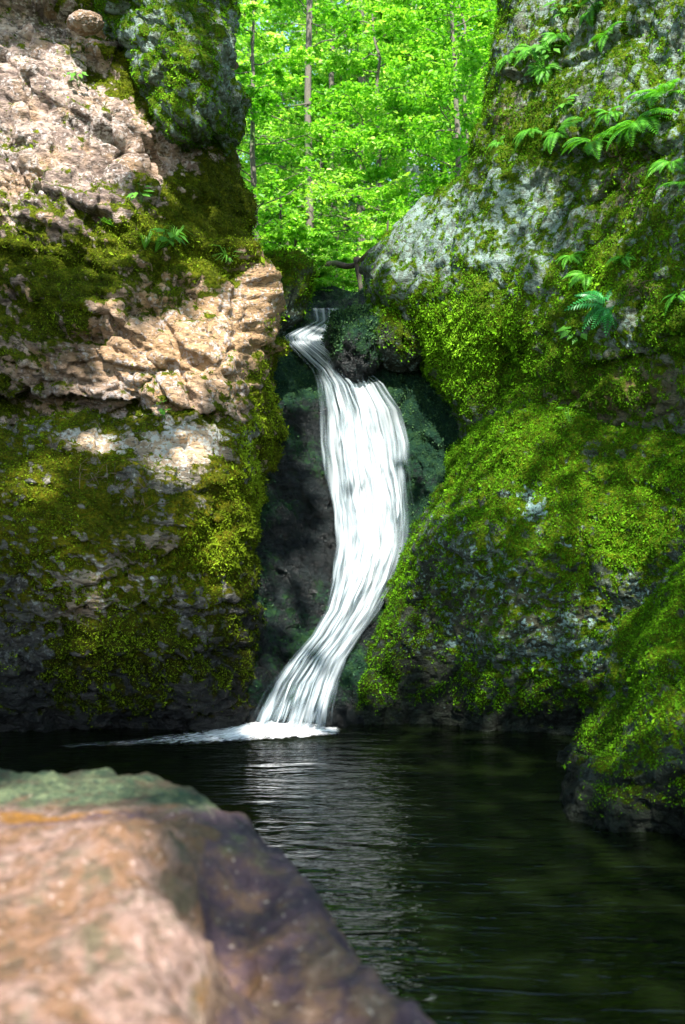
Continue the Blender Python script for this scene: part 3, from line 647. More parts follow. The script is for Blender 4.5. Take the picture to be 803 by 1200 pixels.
o = link('water', mesh_np('water', np.c_[X.ravel(), Y.ravel(), wz], gridfaces(160, 160), water_material(), True))
o['kind'] = 'structure'

def fall_material(name, seed, lo, hi, strength=1.0, fu=26.0, fv=3.0):
    b = NB(name); uv = b.n('ShaderNodeUVMap', uv_map='flow').outputs[0]
    wn = b.n('ShaderNodeTexNoise', {'Vector': uv, 'Scale': 7.0, 'Detail': 2.0}).outputs['Color']
    uv = b.n('ShaderNodeVectorMath', {0: wn, 1: (.10, .02, 0), 2: uv}, operation='MULTIPLY_ADD').outputs[0]
    v1 = b.n('ShaderNodeMapping', {'Vector': uv, 'Scale': (fu, fv, 1), 'Location': (seed, seed * .7, 0)}).outputs[0]
    v2 = b.n('ShaderNodeMapping', {'Vector': uv, 'Scale': (fu * .35, fv * .8, 1), 'Location': (seed * 2, 0, 0)}).outputs[0]
    v3 = b.n('ShaderNodeMapping', {'Vector': uv, 'Scale': (fu * 3.2, fv * 2.2, 1), 'Location': (seed * 3, 0, 0)}).outputs[0]
    a = b.math('ADD', b.math('MULTIPLY', b.noise(v1, 1, 2, .5, .3), .5), b.math('ADD', b.math('MULTIPLY', b.noise(v2, 1, 2, .5, .4), .45), b.math('MULTIPLY', b.noise(v3, 1, 1, .5), .12)))
    a = b.math('ADD', b.math('MULTIPLY_ADD', a, 2.5, -0.75), b.attr('body'))
    al = b.math('MULTIPLY', b.step(a, lo, hi), strength)
    col = b.mix(b.step(a, lo + .05, hi + .2), (0.18, 0.25, 0.28), (0.60, 0.62, 0.63))
    d = b.n('ShaderNodeBsdfPrincipled', {'Base Color': col, 'Roughness': .55, 'Specular IOR Level': .3, 'Normal': b.bump(a, .25, .03)}).outputs[0]
    t = b.n('ShaderNodeBsdfTranslucent', {'Color': col}).outputs[0]
    s = b.n('ShaderNodeMixShader', {0: .35, 1: d, 2: t}).outputs[0]
    tr = b.n('ShaderNodeBsdfTransparent').outputs[0]
    return b.end(b.n('ShaderNodeMixShader', {0: al, 1: tr, 2: s}).outputs[0])

fl = curve([(360, 368), (376, 372), (386, 352), (394, 338), (402, 341), (415, 353), (432, 368), (450, 374), (480, 377), (520, 377), (560, 382), (600, 388), (640, 390), (680, 386), (715, 378), (745, 362), (772, 338), (800, 316), (830, 302), (862, 286)])
fr = curve([(360, 398), (376, 397), (386, 388), (394, 378), (402, 382), (415, 402), (432, 424), (450, 446), (480, 466), (520, 477), (560, 481), (600, 484), (640, 480), (680, 467), (715, 446), (745, 424), (772, 406), (800, 396), (830, 388), (862, 384)])
WALLP = empty('waterfall', W(340, 862, 7.35))
tag(WALLP, 'white silky waterfall pouring in an S curve down the dark chute into the pool', 'waterfall')
ch = ROCKS['black wet bedrock chute behind the waterfall between the two rock walls']
def chute_depth(px, py):
    # nearest rock surface along the chute, from the built mesh on a coarse lattice
    gx = np.arange(240, 620, 6.0); gy = np.arange(344, 915, 6.0)
    G = np.full((len(gy), len(gx)), 99.0)
    ix = np.round((ch.qx - 240) / 6).astype(int); iy = np.round((ch.qy - 344) / 6).astype(int)
    ok = (ix >= 0) & (ix < len(gx)) & (iy >= 0) & (iy < len(gy))
    np.minimum.at(G, (iy[ok], ix[ok]), ch.P[ok, 1])
    for _ in range(30):
        bad = G > 50
        if not bad.any(): break
        Gp = np.pad(G, 1, mode='edge'); G = np.where(bad, np.minimum.reduce([Gp[:-2, 1:-1], Gp[2:, 1:-1], Gp[1:-1, :-2], Gp[1:-1, 2:]]), G)
    for _ in range(3):
        Gp = np.pad(G, 1, mode='edge'); G = (Gp[:-2, 1:-1] + Gp[2:, 1:-1] + Gp[1:-1, :-2] + Gp[1:-1, 2:] + 2 * G) / 6
    fx = np.clip((px - 240) / 6, 0, len(gx) - 1.001); fy = np.clip((py - 344) / 6, 0, len(gy) - 1.001)
    i, j = fy.astype(int), fx.astype(int); a, c = fy - i, fx - j
    return G[i, j] * (1 - a) * (1 - c) + G[i + 1, j] * a * (1 - c) + G[i, j + 1] * (1 - a) * c + G[i + 1, j + 1] * a * c
def cascade(y0, y1, nv, nu, off, seed, grow, lo, hi, strength, name='cascade', fu=26, fv=3.0, bod=0.12):
    v = np.linspace(0, 1, nv)[:, None]; u = np.linspace(0, 1, nu)[None]
    py = y0 + (y1 - y0) * v + 0 * u
    l, r = fl(py), fr(py)
    k = np.ones(5) / 5
    c, h = (l + r) / 2, (r - l) / 2 * grow + 5 * smooth(470, 400, py)
    sway = perlin(np.stack([(u * 5 + 0 * v).ravel(), (v * 3 + 0 * u).ravel(), np.full(nv * nu, seed)], -1)).reshape(nv, nu)
    px = c + h * (2 * u - 1) + sway * 5 * np.sin(math.pi * u)
    D = chute_depth(px, py)
    for _ in range(6): D[1:-1] = (D[:-2] + 2 * D[1:-1] + D[2:]) / 4
    body = np.sqrt(np.clip(1 - (2 * u - 1) ** 2, 0, 1))
    st = perlin(np.stack([(u * 22 + 2 * sway).ravel(), (v * 5 + 0 * u).ravel(), np.full(nv * nu, seed + 3)], -1)).reshape(nv, nu)
    D = D - off - .10 * body - .035 * st * body
    D = np.minimum(D, 1.6 * F / np.maximum(py - 600, 1) * np.where(py > 640, 1, 99) - .01) if y1 > 700 else D
    P = W(px, py, D)
    bd = (body ** .7 - .78) * .50 + (bod + .17) * np.exp(-((py - 610) / 105) ** 2) * body ** 2 + .02
    bd = bd - .10 * smooth(.35, 0, v) * (1 - u) - .25 * smooth(.95, 1.0, v)
    bd += .30 * np.exp(-((py - 402) / 20) ** 2)
    P3 = P.reshape(-1, 3); loc = np.array(WALLP.location)
    me = mesh_np(name, P3 - loc, gridfaces(nv, nu), fall_material('falling_water_%d' % int(seed * 10), seed, lo, hi, strength, fu, fv), True, {'body': bd}, np.stack([(u + 0 * v).ravel(), (v * 1.0 + 0 * u).ravel()], -1))
    return link(name, me, WALLP)
cascade(361, 862, 260, 60, .04, 1.3, 1.08, .37, 1.02, .94, fu=11, fv=3.2, bod=.12)
cascade(385, 862, 240, 60, .09, 2.9, .97, .55, 1.08, .88, fu=18, fv=6, bod=.12)
cascade(400, 862, 240, 60, .14, 5.1, .93, .66, 1.1, .88, 'veil', fu=24, fv=10, bod=.12)

# foam drifting on the pool
def foam_material():
    b = NB('foam'); uv = b.n('ShaderNodeUVMap', uv_map='flow').outputs[0]
    a = b.math('ADD', b.math('MULTIPLY', b.noise(b.scalevec(uv, (5, 16, 1)), 1.6, 4, .6, 1.2), .8), b.attr('body'))
    al = b.math('MULTIPLY', b.step(a, .46, .92), .95)
    d = b.n('ShaderNodeBsdfDiffuse', {'Color': (.88, .9, .92, 1)}).outputs[0]
    return b.end(b.n('ShaderNodeMixShader', {0: al, 1: b.n('ShaderNodeBsdfTransparent').outputs[0], 2: d}).outputs[0])
nv, nu = 60, 240
v, u = np.meshgrid(np.linspace(0, 1, nv), np.linspace(0, 1, nu), indexing='ij')
fpx = 60 + u * 345
ctr = np.interp(fpx, [60, 150, 230, 300, 340, 405], [877, 872, 866, 859, 858, 858]); hw = np.interp(fpx, [60, 150, 240, 330, 405], [5, 6, 10, 9, 5])
fpy = ctr + hw * (2 * v - 1)
Dw = CAMZ * F / (fpy - 600) - .02
P = W(fpx, fpy, Dw); P[..., 2] = .016 + .05 * np.exp(-((fpx - 325) / 45) ** 2) * (1 - v) + .02 * fbm(np.stack([fpx.ravel() / 9, fpy.ravel() / 3, 0 * fpx.ravel()], -1), 3).reshape(fpx.shape) * np.exp(-((fpx - 320) / 60) ** 2)
bd = (1 - (2 * v - 1) ** 2) * .36 - .17 + .34 * np.exp(-((fpx - 320) / 75) ** 2) - .10 * smooth(230, 80, fpx) - .3 * smooth(.05, 0, u) - .5 * smooth(.96, 1, u)
o = link('foam', mesh_np('foam', P.reshape(-1, 3), gridfaces(nv, nu), foam_material(), True, {'body': bd}, np.stack([(u * 3).ravel(), v.ravel() * .6], -1)))
tag(o, 'white foam spreading on the dark pool from the foot of the waterfall', 'foam', kind='stuff')

# ================================================================== TERRAIN
def floor_material():
    b = NB('forest_floor'); co = b.objco(); n = b.noise(co, 1.3, 6, .6); n2 = b.noise(co, 14, 5, .6)
    c = b.ramp(n2, [(.3, (.02, .016, .01)), (.5, (.07, .05, .03)), (.65, (.14, .10, .06))])
    c = b.mix(b.step(n, .42, .56), c, (.03, .10, .012))
    return b.end(b.n('ShaderNodeBsdfPrincipled', {'Base Color': c, 'Roughness': .95, 'Normal': b.bump(n2, .8, .05)}).outputs[0])
def ground_z(x, y):
    half = 1.15 + .10 * np.clip(y - 10, 0, 40)
    side = smooth(half, half + 3.2, np.abs(x - .2 - .03 * y))
    up = 3.45 + .27 * np.clip(y - 10.5, 0, None) + 2.6 * side * smooth(9, 10.3, y) + .004 * np.clip(y - 20, 0, None) ** 1.5
    z = -1.2 + (up + 1.2) * smooth(9.9, 10.7, y)
    z = z + smooth(5.5, 9, np.abs(x)) * 6.5 * smooth(1.0, 6, y) * (1 - smooth(9.9, 10.7, y))
    z = z + smooth(0.6, -4, y) * 2.0
    return z
X, Y = np.meshgrid(np.r_[np.linspace(-150, -12, 30), np.linspace(-11.5, 11.5, 150), np.linspace(12, 150, 30)], np.r_[np.linspace(-80, -6, 20), np.linspace(-5, 30, 200), np.linspace(31, 240, 60)])
Z = ground_z(X, Y)
Z = Z + .10 * fbm(np.stack([X.ravel() * .8, Y.ravel() * .8, 0 * X.ravel()], -1), 4).reshape(X.shape)
o = link('forest_floor', mesh_np('forest_floor', np.stack([X, Y, Z], -1).reshape(-1, 3), gridfaces(*X.shape), floor_material(), True)); o['kind'] = 'structure'

# ================================================================== TREES
def leaves(pos, size, rng, flat=.45, nrm=None):
    """pointed leaves, each folded on its midrib: 6 vertices, 2 quads"""
    n = len(pos)
    up = rng.normal(size=(n, 3)) * flat + np.array([0, -.12, 1.0])
    up /= np.linalg.norm(up, axis=1)[:, None]
    ax = np.cross(up, rng.normal(size=(n, 3))); ax /= np.linalg.norm(ax, axis=1)[:, None]
    sd = np.cross(up, ax)
    s = (size * np.exp(rng.normal(size=n) * .25))[:, None]
    a = pos; tip = pos + ax * s * 1.9 - up * s * .25
    l1 = pos + ax * s * .55 + sd * s * .5 + up * s * .12; l2 = pos + ax * s * 1.25 + sd * s * .42 + up * s * .05
    r1 = pos + ax * s * .55 - sd * s * .5 + up * s * .12; r2 = pos + ax * s * 1.25 - sd * s * .42 + up * s * .05
    V = np.stack([a, l1, l2, tip, r2, r1], 1).reshape(-1, 3)
    b = np.arange(n)[:, None] * 6
    Fc = np.concatenate([b + np.array([[0, 3, 2, 1]]), b + np.array([[0, 5, 4, 3]])])
    return V, Fc

def make_tree_meshes(seed, H, r0, crown0, spread, nlimb, nleaf, size, bark, lean=.02, layers=True):
    rng = np.random.default_rng(seed)
    tb = Bag(); n = 14
    t = np.linspace(0, 1, n)
    bend = np.cumsum(rng.normal(size=(n, 2)) * lean, 0) * H / n * 2
    tp = np.c_[bend, t * H - .4]
    tb.add(*tube(tp, r0 * (1 - t) ** .8 + .012, 9))
    pos = []
    for i in range(nlimb):
        s = crown0 + (1 - crown0) * (i + rng.random()) / nlimb
        b = np.array([np.interp(s, t, tp[:, k]) for k in range(3)])
        L = spread * (1.05 - .7 * ((s - crown0) / (1 - crown0)) ** 1.5) * rng.uniform(.7, 1.15)
        az = i * 2.4 + rng.normal() * .4
        d = np.array([math.cos(az), math.sin(az), 0])
        q = np.linspace(0, 1, 8)
        rise = rng.uniform(.05, .35) if layers else rng.uniform(.3, .8)
        lp = b + q[:, None] * d * L + np.c_[np.zeros(8), np.zeros(8), (rise * L * (q - .55 * q ** 2))] + np.cumsum(rng.normal(size=(8, 3)) * .03 * L, 0)
        rl = max(.006, r0 * .16 * (1 - s * .6))
        tb.add(*tube(lp, rl * (1 - q) + .004, 5))
        for j in range(7):
            w = .22 + .78 * (j + rng.random()) / 7
            c = np.array([np.interp(w, q, lp[:, k]) for k in range(3)])
            a2 = az + rng.choice([-1, 1]) * rng.uniform(.5, 1.2)
            l2 = L * .5 * (1.15 - w * .7)
            e = c + np.array([math.cos(a2), math.sin(a2), rng.uniform(-.15, .2)]) * l2
            tb.add(*tube(np.linspace(c, e, 4), np.linspace(rl * .35, .003, 4), 4))
            m = max(3, int(nleaf / nlimb / 7))
            f = rng.random(m) ** .7
            p = c + (e - c) * f[:, None] + rng.normal(size=(m, 3)) * np.array([.16, .16, .06]) * (l2 * .55 + .1)
            pos.append(p)
    pos = np.concatenate(pos)
    V, Fc = leaves(pos, size, rng)
    tint = np.clip(.45 + .55 * fbm(pos * 1.1 + seed, 3) + rng.normal(size=len(pos)) * .22, 0, 1)
    return tb.mesh('trunk', bark), mesh_np('crown', V, Fc, M_TREE, False, {'tint': np.repeat(tint, 6)})

TM = {
 'sapling': make_tree_meshes(1, 4.6, .045, .08, 1.7, 30, 14000, .034, M_BARK, .05),
 'sapling_b': make_tree_meshes(2, 5.6, .05, .15, 2.0, 30, 15000, .035, M_BARK, .06),
 'bush': make_tree_meshes(3, 2.0, .025, .05, 1.1, 18, 5000, .036, M_DARKB, .06),
 'tall': make_tree_meshes(4, 15, .10, .08, 3.4, 36, 24000, .049, M_BARK, .02),
 'tall_b': make_tree_meshes(5, 17, .11, .10, 3.6, 36, 24000, .050, M_BARK, .015),
 'pale': make_tree_meshes(6, 16, .16, .16, 3.2, 32, 20000, .049, M_PALE, .012),
 'thin': make_tree_meshes(7, 12, .06, .10, 2.5, 34, 18000, .044, M_BARK, .03),
}
def tree(kind, px, D, label, rz=0., sc=1., group=None, name='tree', cat='tree', dz=0.):
    x = (px - 401.5) / F * D
    e = empty(name, (x, D, float(ground_z(np.array(x), np.array(D))) + dz)); e.rotation_euler.z = rz; e.scale = (sc,) * 3
    link('trunk' if name != 'shrub' else 'stem', TM[kind][0], e); link('crown' if name != 'shrub' else 'foliage', TM[kind][1], e)
    tag(e, label, cat, group)
    return e
G1 = 'trees in the gap above the waterfall'
tree('thin', 364, 17.0, 'slender grey trunked tree standing left of centre in the gap above the falls', .3, 1, G1)
tree('thin', 386, 22.0, 'thin grey tree just right of the leftmost slender trunk in the gap', 2.2, 1.05, G1)
tree('pale', 488, 24.0, 'pale bluish grey trunked tree right of centre in the forest gap', 1.0, 1, G1)
tree('tall', 300, 27.0, 'tall leafy tree half hidden behind the mossy overhanging block', 0.5, 1, G1)
tree('tall_b', 548, 28.0, 'tall leafy tree close beside the right rock wall top', 4.0, 1, G1)
tree('sapling', 300, 14.0, 'young light green tree leaning out beside the edge of the left rock wall', 1.2, 1, G1, 'sapling', 'sapling')
tree('sapling_b', 545, 14.5, 'young light green tree behind the pale shoulder of the right rock wall', 2.9, 1, G1, 'sapling', 'sapling')
tree('sapling', 440, 16.5, 'young tree with layered bright leaves in the middle of the gap', 5.2, 1.1, G1, 'sapling', 'sapling')
tree('bush', 395, 12.6, 'low leafy shrub just above the top of the waterfall', 0.3, .62, None, 'shrub', 'shrub')
tree('bush', 345, 12.8, 'low leafy shrub on the left bank of the stream above the falls', 1.9, .7, None, 'shrub', 'shrub')
tree('bush', 455, 13.0, 'low leafy shrub behind the pale shoulder of the right rock wall', 3.9, .8, None, 'shrub', 'shrub')
tree('bush', 330, 15.5, 'bright bushy shrub at the foot of the slender grey trunked tree', 4.4, 1.0, None, 'shrub', 'shrub')
rng = np.random.default_rng(5)
kinds = ['sapling_b', 'sapling', 'tall', 'thin', 'tall_b', 'sapling_b', 'bush', 'pale']
for i in range(34):
    D = 17 + 27 * ((i + .5) / 34) ** .9 + rng.normal() * .6
    px = rng.uniform(215, 640)
    k = kinds[i % 8]
    tree(k, px, D, 'leafy green forest tree on the slope far behind the waterfall gap', rng.uniform(0, 6.28), rng.uniform(.85, 1.2), 'far forest trees behind the waterfall gap')

tree('bush', 368, 11.5, 'small leafy shrub hanging over the lip of the stream at the top of the falls', 2.6, .42, None, 'shrub', 'shrub')
tree('bush', 428, 11.8, 'small leafy shrub beside the fallen branch above the falls', 5.0, .45, None, 'shrub', 'shrub')

# far wood closing the hillside
rng = np.random.default_rng(8)
n = 60000
fy = rng.uniform(46, 62, n); fx = rng.uniform(-.32, .36, n) * fy
fz = ground_z(fx, fy) + rng.uniform(0, 22, n) ** 1.0
keep = fbm(np.stack([fx, fy, fz], -1) * .35, 3) > -.12
fp = np.stack([fx, fy, fz], -1)[keep]
V, Fc = leaves(fp, .15, rng)
tint = np.clip(.8 + .6 * fbm(fp * .5, 3) + rng.normal(size=len(fp)) * .14, 0, 1)  # paler tint puts the bright, hazy far light into the leaf colour
o = link('far_woodland', mesh_np('far_woodland', V, Fc, M_TREE, False, {'tint': np.repeat(tint, 6)}))
tag(o, 'far bright green woodland closing the view up the ravine', 'woodland', kind='stuff')

# fallen branch across the stream
b = Bag(); q = np.linspace(0, 1, 10)
p0, p1 = W(372, 322, 11.6), W(436, 296, 11.0)
b.add(*tube(p0 + (p1 - p0) * q[:, None] + np.c_[0 * q, 0 * q, .06 * np.sin(q * 7)], .045 * (1 - .5 * q), 8))
b.add(*tube(np.linspace(W(418, 303, 11.2), W(424, 345, 11.0), 5), np.linspace(.04, .02, 5), 7))
o = link('fallen_branch', b.mesh('fallen_branch', M_DARKB)); tag(o, 'dark fallen branch lying across the stream above the waterfall', 'branch')

# ================================================================== FERNS AND HERBS
def frond_mesh(seed, mat, n=20, wide=.23, droop=.75, name='frond'):
    rng = np.random.default_rng(seed)
    t = np.linspace(0, 1, 14)
    path = lambda s: np.stack([s * (1 - .12 * s), 0 * s, .55 * s - droop * s * s], -1)
    B = Bag(); B.add(*tube(path(t), .008 * (1 - t) + .0015, 4), .2)
    V = []
    for i in range(n):
        s = .12 + .86 * (i + .5) / n
        w = wide * (math.sin(math.pi * min(1, (s * .92 + .10)) ** .8) ** .8) + .012
        p = path(np.array(s)); tg = path(np.array(min(1, s + .02))) - path(np.array(s - .02)); tg /= np.linalg.norm(tg)
        for sgn in (-1, 1):
            sd = np.array([0, sgn, 0.]); d = sd * .93 + tg * .38; d /= np.linalg.norm(d)
            nrm = np.cross(tg, sd) * sgn; hw = .46 / n
            w2 = w * rng.uniform(.88, 1.1)
            dr = -abs(nrm) * w2 * .18 * np.array([0, 0, 1])
            V += [p - tg * hw * .6, p + d * w2 * .45 - tg * hw * .95 + nrm * .012, p + d * w2 + dr, p + d * w2 * .45 + tg * hw * .95 + nrm * .012]
            if hw * 2 < .1 and rng.random() < 0: pass
    V = np.array(V)
    B.add(V, np.arange(len(V)).reshape(-1, 4), np.repeat(np.clip(.5 + rng.normal(size=len(V) // 4) * .2, 0, 1), 4))
    return B.mesh(name, mat, False)
FR = [frond_mesh(i, M_FERN, 20, .22 + .02 * i, .7 + .1 * i) for i in range(3)]
FRB = [frond_mesh(10 + i, M_FERNB, 13, .21, .8 + .1 * i) for i in range(2)]
def on_rock(label, px, py):
    r = ROCKS[label]
    d = np.hypot(r.qx - px, r.qy - py)
    c = np.where(d < d.min() + 4)[0]
    i = c[np.argmin(r.P[c, 1])]
    return r.P[i], r.N[i]
RC = 'leaning rock wall right of the gorge with grey green lichen, moss and ferns'
LC = 'tall craggy rock wall left of the gorge, pinkish bare stone patched with olive moss'
LE = 'lower left rock shelf in the pool, olive moss above and dark wet stone below'
MF = 'huge rounded rock right of the waterfall foot, its broad face green with moss'
BK = 'dark mossy rock block overhanging the top right corner of the left rock wall'
def fern(rock, px, py, size, n, label, protos=FR, seed=0, up=.6, spread=1.25, group=None):
    rg = random.Random(seed)
    p, N = on_rock(rock, px, py)
    e = empty('fern', Vector(p) - Vector(N) * .01)
    out = Vector((N[0], N[1], N[2])).normalized()
    z = (out * (1 - up) + Vector((0, 0, 1)) * up).normalized()
    x = Vector((1, 0, 0)) - z * z.x; x.normalize(); y = z.cross(x)
    fwd = out - z * out.dot(z); base = math.atan2(fwd.dot(y), fwd.dot(x))
    for i in range(n):
        a = base + spread * ((i + .5) / n * 2 - 1) * 1.35 + rg.uniform(-.15, .15)
        m = Matrix((x, y, z)).transposed()
        rot = m @ Matrix.Rotation(a, 3, 'Z') @ Matrix.Rotation(rg.uniform(-.35, .25), 3, 'Y') @ Matrix.Rotation(rg.uniform(-.3, .3), 3, 'X')
        f = link('frond', protos[i % len(protos)], e)
        s = size * .9 * rg.uniform(.65, 1.15)
        f.rotation_mode = 'QUATERNION'; f.rotation_quaternion = rot.to_quaternion(); f.scale = (s, s, s)
    tag(e, label, 'fern', group or 'ferns growing on the right rock wall')
fern(RC, 708, 358, .36, 15, 'dark bluish green glossy fern hanging over the shaded hollow of the right wall', FRB, 1, .45, 2.2)
fern(RC, 742, 150, .40, 14, 'largest bright fern near the right frame edge, upper ledge of right wall', FR, 2, .75, 1.7)
fern(RC, 775, 112, .36, 10, 'upright bright fern cut by the right frame edge above the largest fern', FR, 3, .9, 1.6)
fern(RC, 690, 165, .30, 9, 'bright fern left of the largest fern on the long ledge', FR, 4, .55, 1.6)
fern(RC, 652, 160, .26, 8, 'middle fern of the row along the long ledge, hanging low', FR, 5, .5, 1.6)
fern(RC, 618, 152, .24, 7, 'small fern between the middle ledge fern and the left end of the ledge', FR, 6, .55, 1.5)
fern(RC, 580, 168, .17, 6, 'tiny pale fern at the left end of the long ledge', FR, 7, .6, 1.5)
fern(RC, 592, 70, .24, 8, 'fern at the left end of the upper ledge beside the forest gap', FR, 8, .6, 1.6)
fern(RC, 622, 62, .28, 9, 'fern with many fronds on the upper ledge, second from the forest gap', FR, 9, .6, 1.6)
fern(RC, 655, 48, .26, 8, 'fern on the upper ledge below the broad leaved herbs', FR, 10, .6, 1.6)
fern(RC, 690, 15, .26, 8, 'topmost fern on the upper ledge of the right wall', FR, 11, .6, 1.6)
fern(RC, 683, 322, .22, 8, 'yellow green feathery fern just above the dark glossy fern', FR, 12, .6, 1.7)
fern(RC, 798, 215, .24, 6, 'bright fern cut by the right frame edge below the long ledge', FR, 13, .7, 1.6)
fern(RC, 790, 345, .18, 6, 'small fern at the right frame edge beside the dark glossy fern', FR, 14, .6, 1.6)

fern(RC, 712, 135, .24, 9, 'feathery fern tucked in above the largest ledge fern, on its left', FR, 15, .7, 1.7)
fern(RC, 635, 85, .20, 8, 'small drooping fern below the many fronded fern of the upper ledge', FR, 16, .45, 1.7)
fern(RC, 708, 40, .22, 8, 'small fern right of the upper ledge herbs, on bare lichened stone', FR, 17, .6, 1.7)
fern(RC, 665, 300, .18, 8, 'little fern up and left of the dark glossy fern', FR, 18, .6, 1.7)
fern(RC, 725, 300, .20, 8, 'little yellow green fern straight above the dark glossy fern', FR, 19, .6, 1.7)
fern(RC, 783, 190, .22, 8, 'fern hanging at the right end of the long ledge over dry stems', FR, 20, .5, 1.7)

def herb_mesh(seed, n=9, size=.05, grass=False):
    rng = np.random.default_rng(seed); S = Bag(); V = []
    for i in range(n):
        a = rng.uniform(0, 6.28); l = rng.uniform(.06, .16)
        tip = np.array([math.cos(a) * l * .6, math.sin(a) * l * .6, l])
        if grass:
            s = np.cross(tip, [0, 0, 1]); s = s / (np.linalg.norm(s) + 1e-6) * .0035
            m = tip * np.array([.8, .8, 1.0]); q = tip * np.array([2.1, 2.1, .9])
            V += [-s, s, m + s * .8, m - s * .8]; V += [m - s * .8, m + s * .8, q + s * .1, q - s * .1]
            continue
        S.add(*tube(np.linspace([0, 0, -.02], tip, 4), np.linspace(.0025, .0015, 4), 4))
        d = np.array([math.cos(a), math.sin(a), -.25]); d /= np.linalg.norm(d); sd = np.cross(d, [0, 0, 1]); w = size * rng.uniform(.7, 1.2)
        V += [tip - d * w * .2, tip + d * w * .5 + sd * w * .55 + [0, 0, w * .15], tip + d * w * 1.4, tip + d * w * .5 - sd * w * .55 + [0, 0, w * .15]]
    V = np.array(V); lf = mesh_np('leaf', V, np.arange(len(V)).reshape(-1, 4), M_PLANT, False, {'tint': np.repeat(np.clip(.5 + rng.normal(size=len(V) // 4) * .22, 0, 1), 4)})
    return (S.mesh('stem', M_PLANT) if not grass else None), lf
HB = [herb_mesh(i, 9 + 2 * i, .05 + .008 * i) for i in range(3)]; GR = [herb_mesh(20 + i, 34, grass=True) for i in range(2)]
def herb(rock, px, py, k, label, sc=1., grass=False, cat='plant', group=None):
    p, N = on_rock(rock, px, py)
    src = (GR if grass else HB)[k]
    if grass:
        e = link('grass_tuft', src[1], None, p); cat = 'grass'
    else:
        e = empty('leafy_plant', p); link('stem', src[0], e); link('foliage', src[1], e)
    z = (Vector(N) * .6 + Vector((0, 0, 1)) * .8).normalized()
    e.rotation_mode = 'QUATERNION'; e.rotation_quaternion = Vector((0, 0, 1)).rotation_difference(z) @ Quaternion((0, 0, 1), px * .37)
    e.scale = (sc,) * 3
    tag(e, label, cat, group)
herb(LC, 97, 100, 0, 'small bright two leaved plant alone on the bare stone high on the left wall', .8)
herb(LC, 165, 240, 1, 'leafy plant in the crack below the bare stone of the left wall', .8)
herb(LC, 195, 290, 2, 'leafy plant on the small ledge in the middle of the left wall', .9)
herb(LC, 172, 290, 0, 'bright grass tuft on the left end of the small middle ledge', 1., True)
herb(LC, 186, 296, 1, 'bright grass tuft in the centre of the small middle ledge', 1.1, True)
herb(LC, 205, 285, 0, 'bright grass tuft on the right end of the small middle ledge', .9, True)
herb(LC, 132, 268, 1, 'single grass tuft at the lower tip of the pale stone slab', .8, True)
herb(LC, 268, 312, 1, 'grass tuft on the outer edge of the left wall beside the gap', .9, True)
herb(LE, 190, 492, 0, 'little leafy plant on the rim of the lower left shelf', .7)
herb(RC, 660, 30, 2, 'broad leaved herb leftmost at the top of the right wall', 1.)
herb(RC, 700, 8, 1, 'broad leaved herb rightmost at the top of the right wall', 1.2)
herb(RC, 645, 70, 2, 'broad leaved herb hanging below the upper ledge ferns', .9)
herb(RC, 660, 135, 1, 'broad leaved herb above the ferns of the long ledge', .9)
herb(RC, 678, 405, 2, 'broad leaved herb hanging below the dark glossy fern', .9)
herb(MF, 668, 492, 0, 'single pale leaved plant at the top of the great mossy face', .8)

# dry twigs and needles caught on the shelf and the right wall
def litter(rock, spots, n, seed, label):
    rng = np.random.default_rng(seed); B = Bag()
    for i in range(n):
        x, y, rx, ry = spots[i % len(spots)]
        p, N = on_rock(rock, x + rng.normal() * rx, y + rng.normal() * ry)
        d = rng.normal(size=3); d -= N * d.dot(N) * .8; d /= np.linalg.norm(d); l = rng.uniform(.03, .13)
        B.add(*tube(np.stack([p + N * .012 - d * l / 2, p + N * .022, p + N * .015 + d * l / 2]), [.0014, .0022, .001], 4), rng.random())
    o = link('leaf_litter', B.mesh('leaf_litter', M_DRY, False)); tag(o, label, 'litter', kind='stuff')
litter(LE, [(140, 560, 18, 10), (165, 575, 16, 9), (110, 552, 12, 6)], 70, 3, 'dry twigs and needles lying on the lower left shelf')
litter(RC, [(735, 225, 8, 16), (715, 180, 12, 5), (750, 335, 8, 4)], 70, 4, 'dry brown stems hanging on the right wall under the largest fern')

# ================================================================== LIGHT
SUN_DIR = np.array([0.04, -0.66, 0.78]); SUN_DIR /= np.linalg.norm(SUN_DIR)
elev = math.asin(SUN_DIR[2]); az = math.atan2(SUN_DIR[0], SUN_DIR[1])
sun = bpy.data.lights.new('sun', 'SUN'); sun.energy = 5.0; sun.angle = R(0.53); sun.color = (1.0, 0.95, 0.88)
so = link('sun', sun, None, (5, -8, 14)); so.rotation_euler = Vector(SUN_DIR).to_track_quat('Z', 'Y').to_euler()
w = bpy.data.worlds.new('World'); SC.world = w; w.use_nodes = True
nt = w.node_tree; bg = nt.nodes['Background']; sky = nt.nodes.new('ShaderNodeTexSky'); sky.sky_type = 'NISHITA'; sky.sun_disc = False
sky.sun_elevation = elev; sky.sun_rotation = az
nt.links.new(sky.outputs[0], bg.inputs[0]); bg.inputs[1].default_value = 0.15

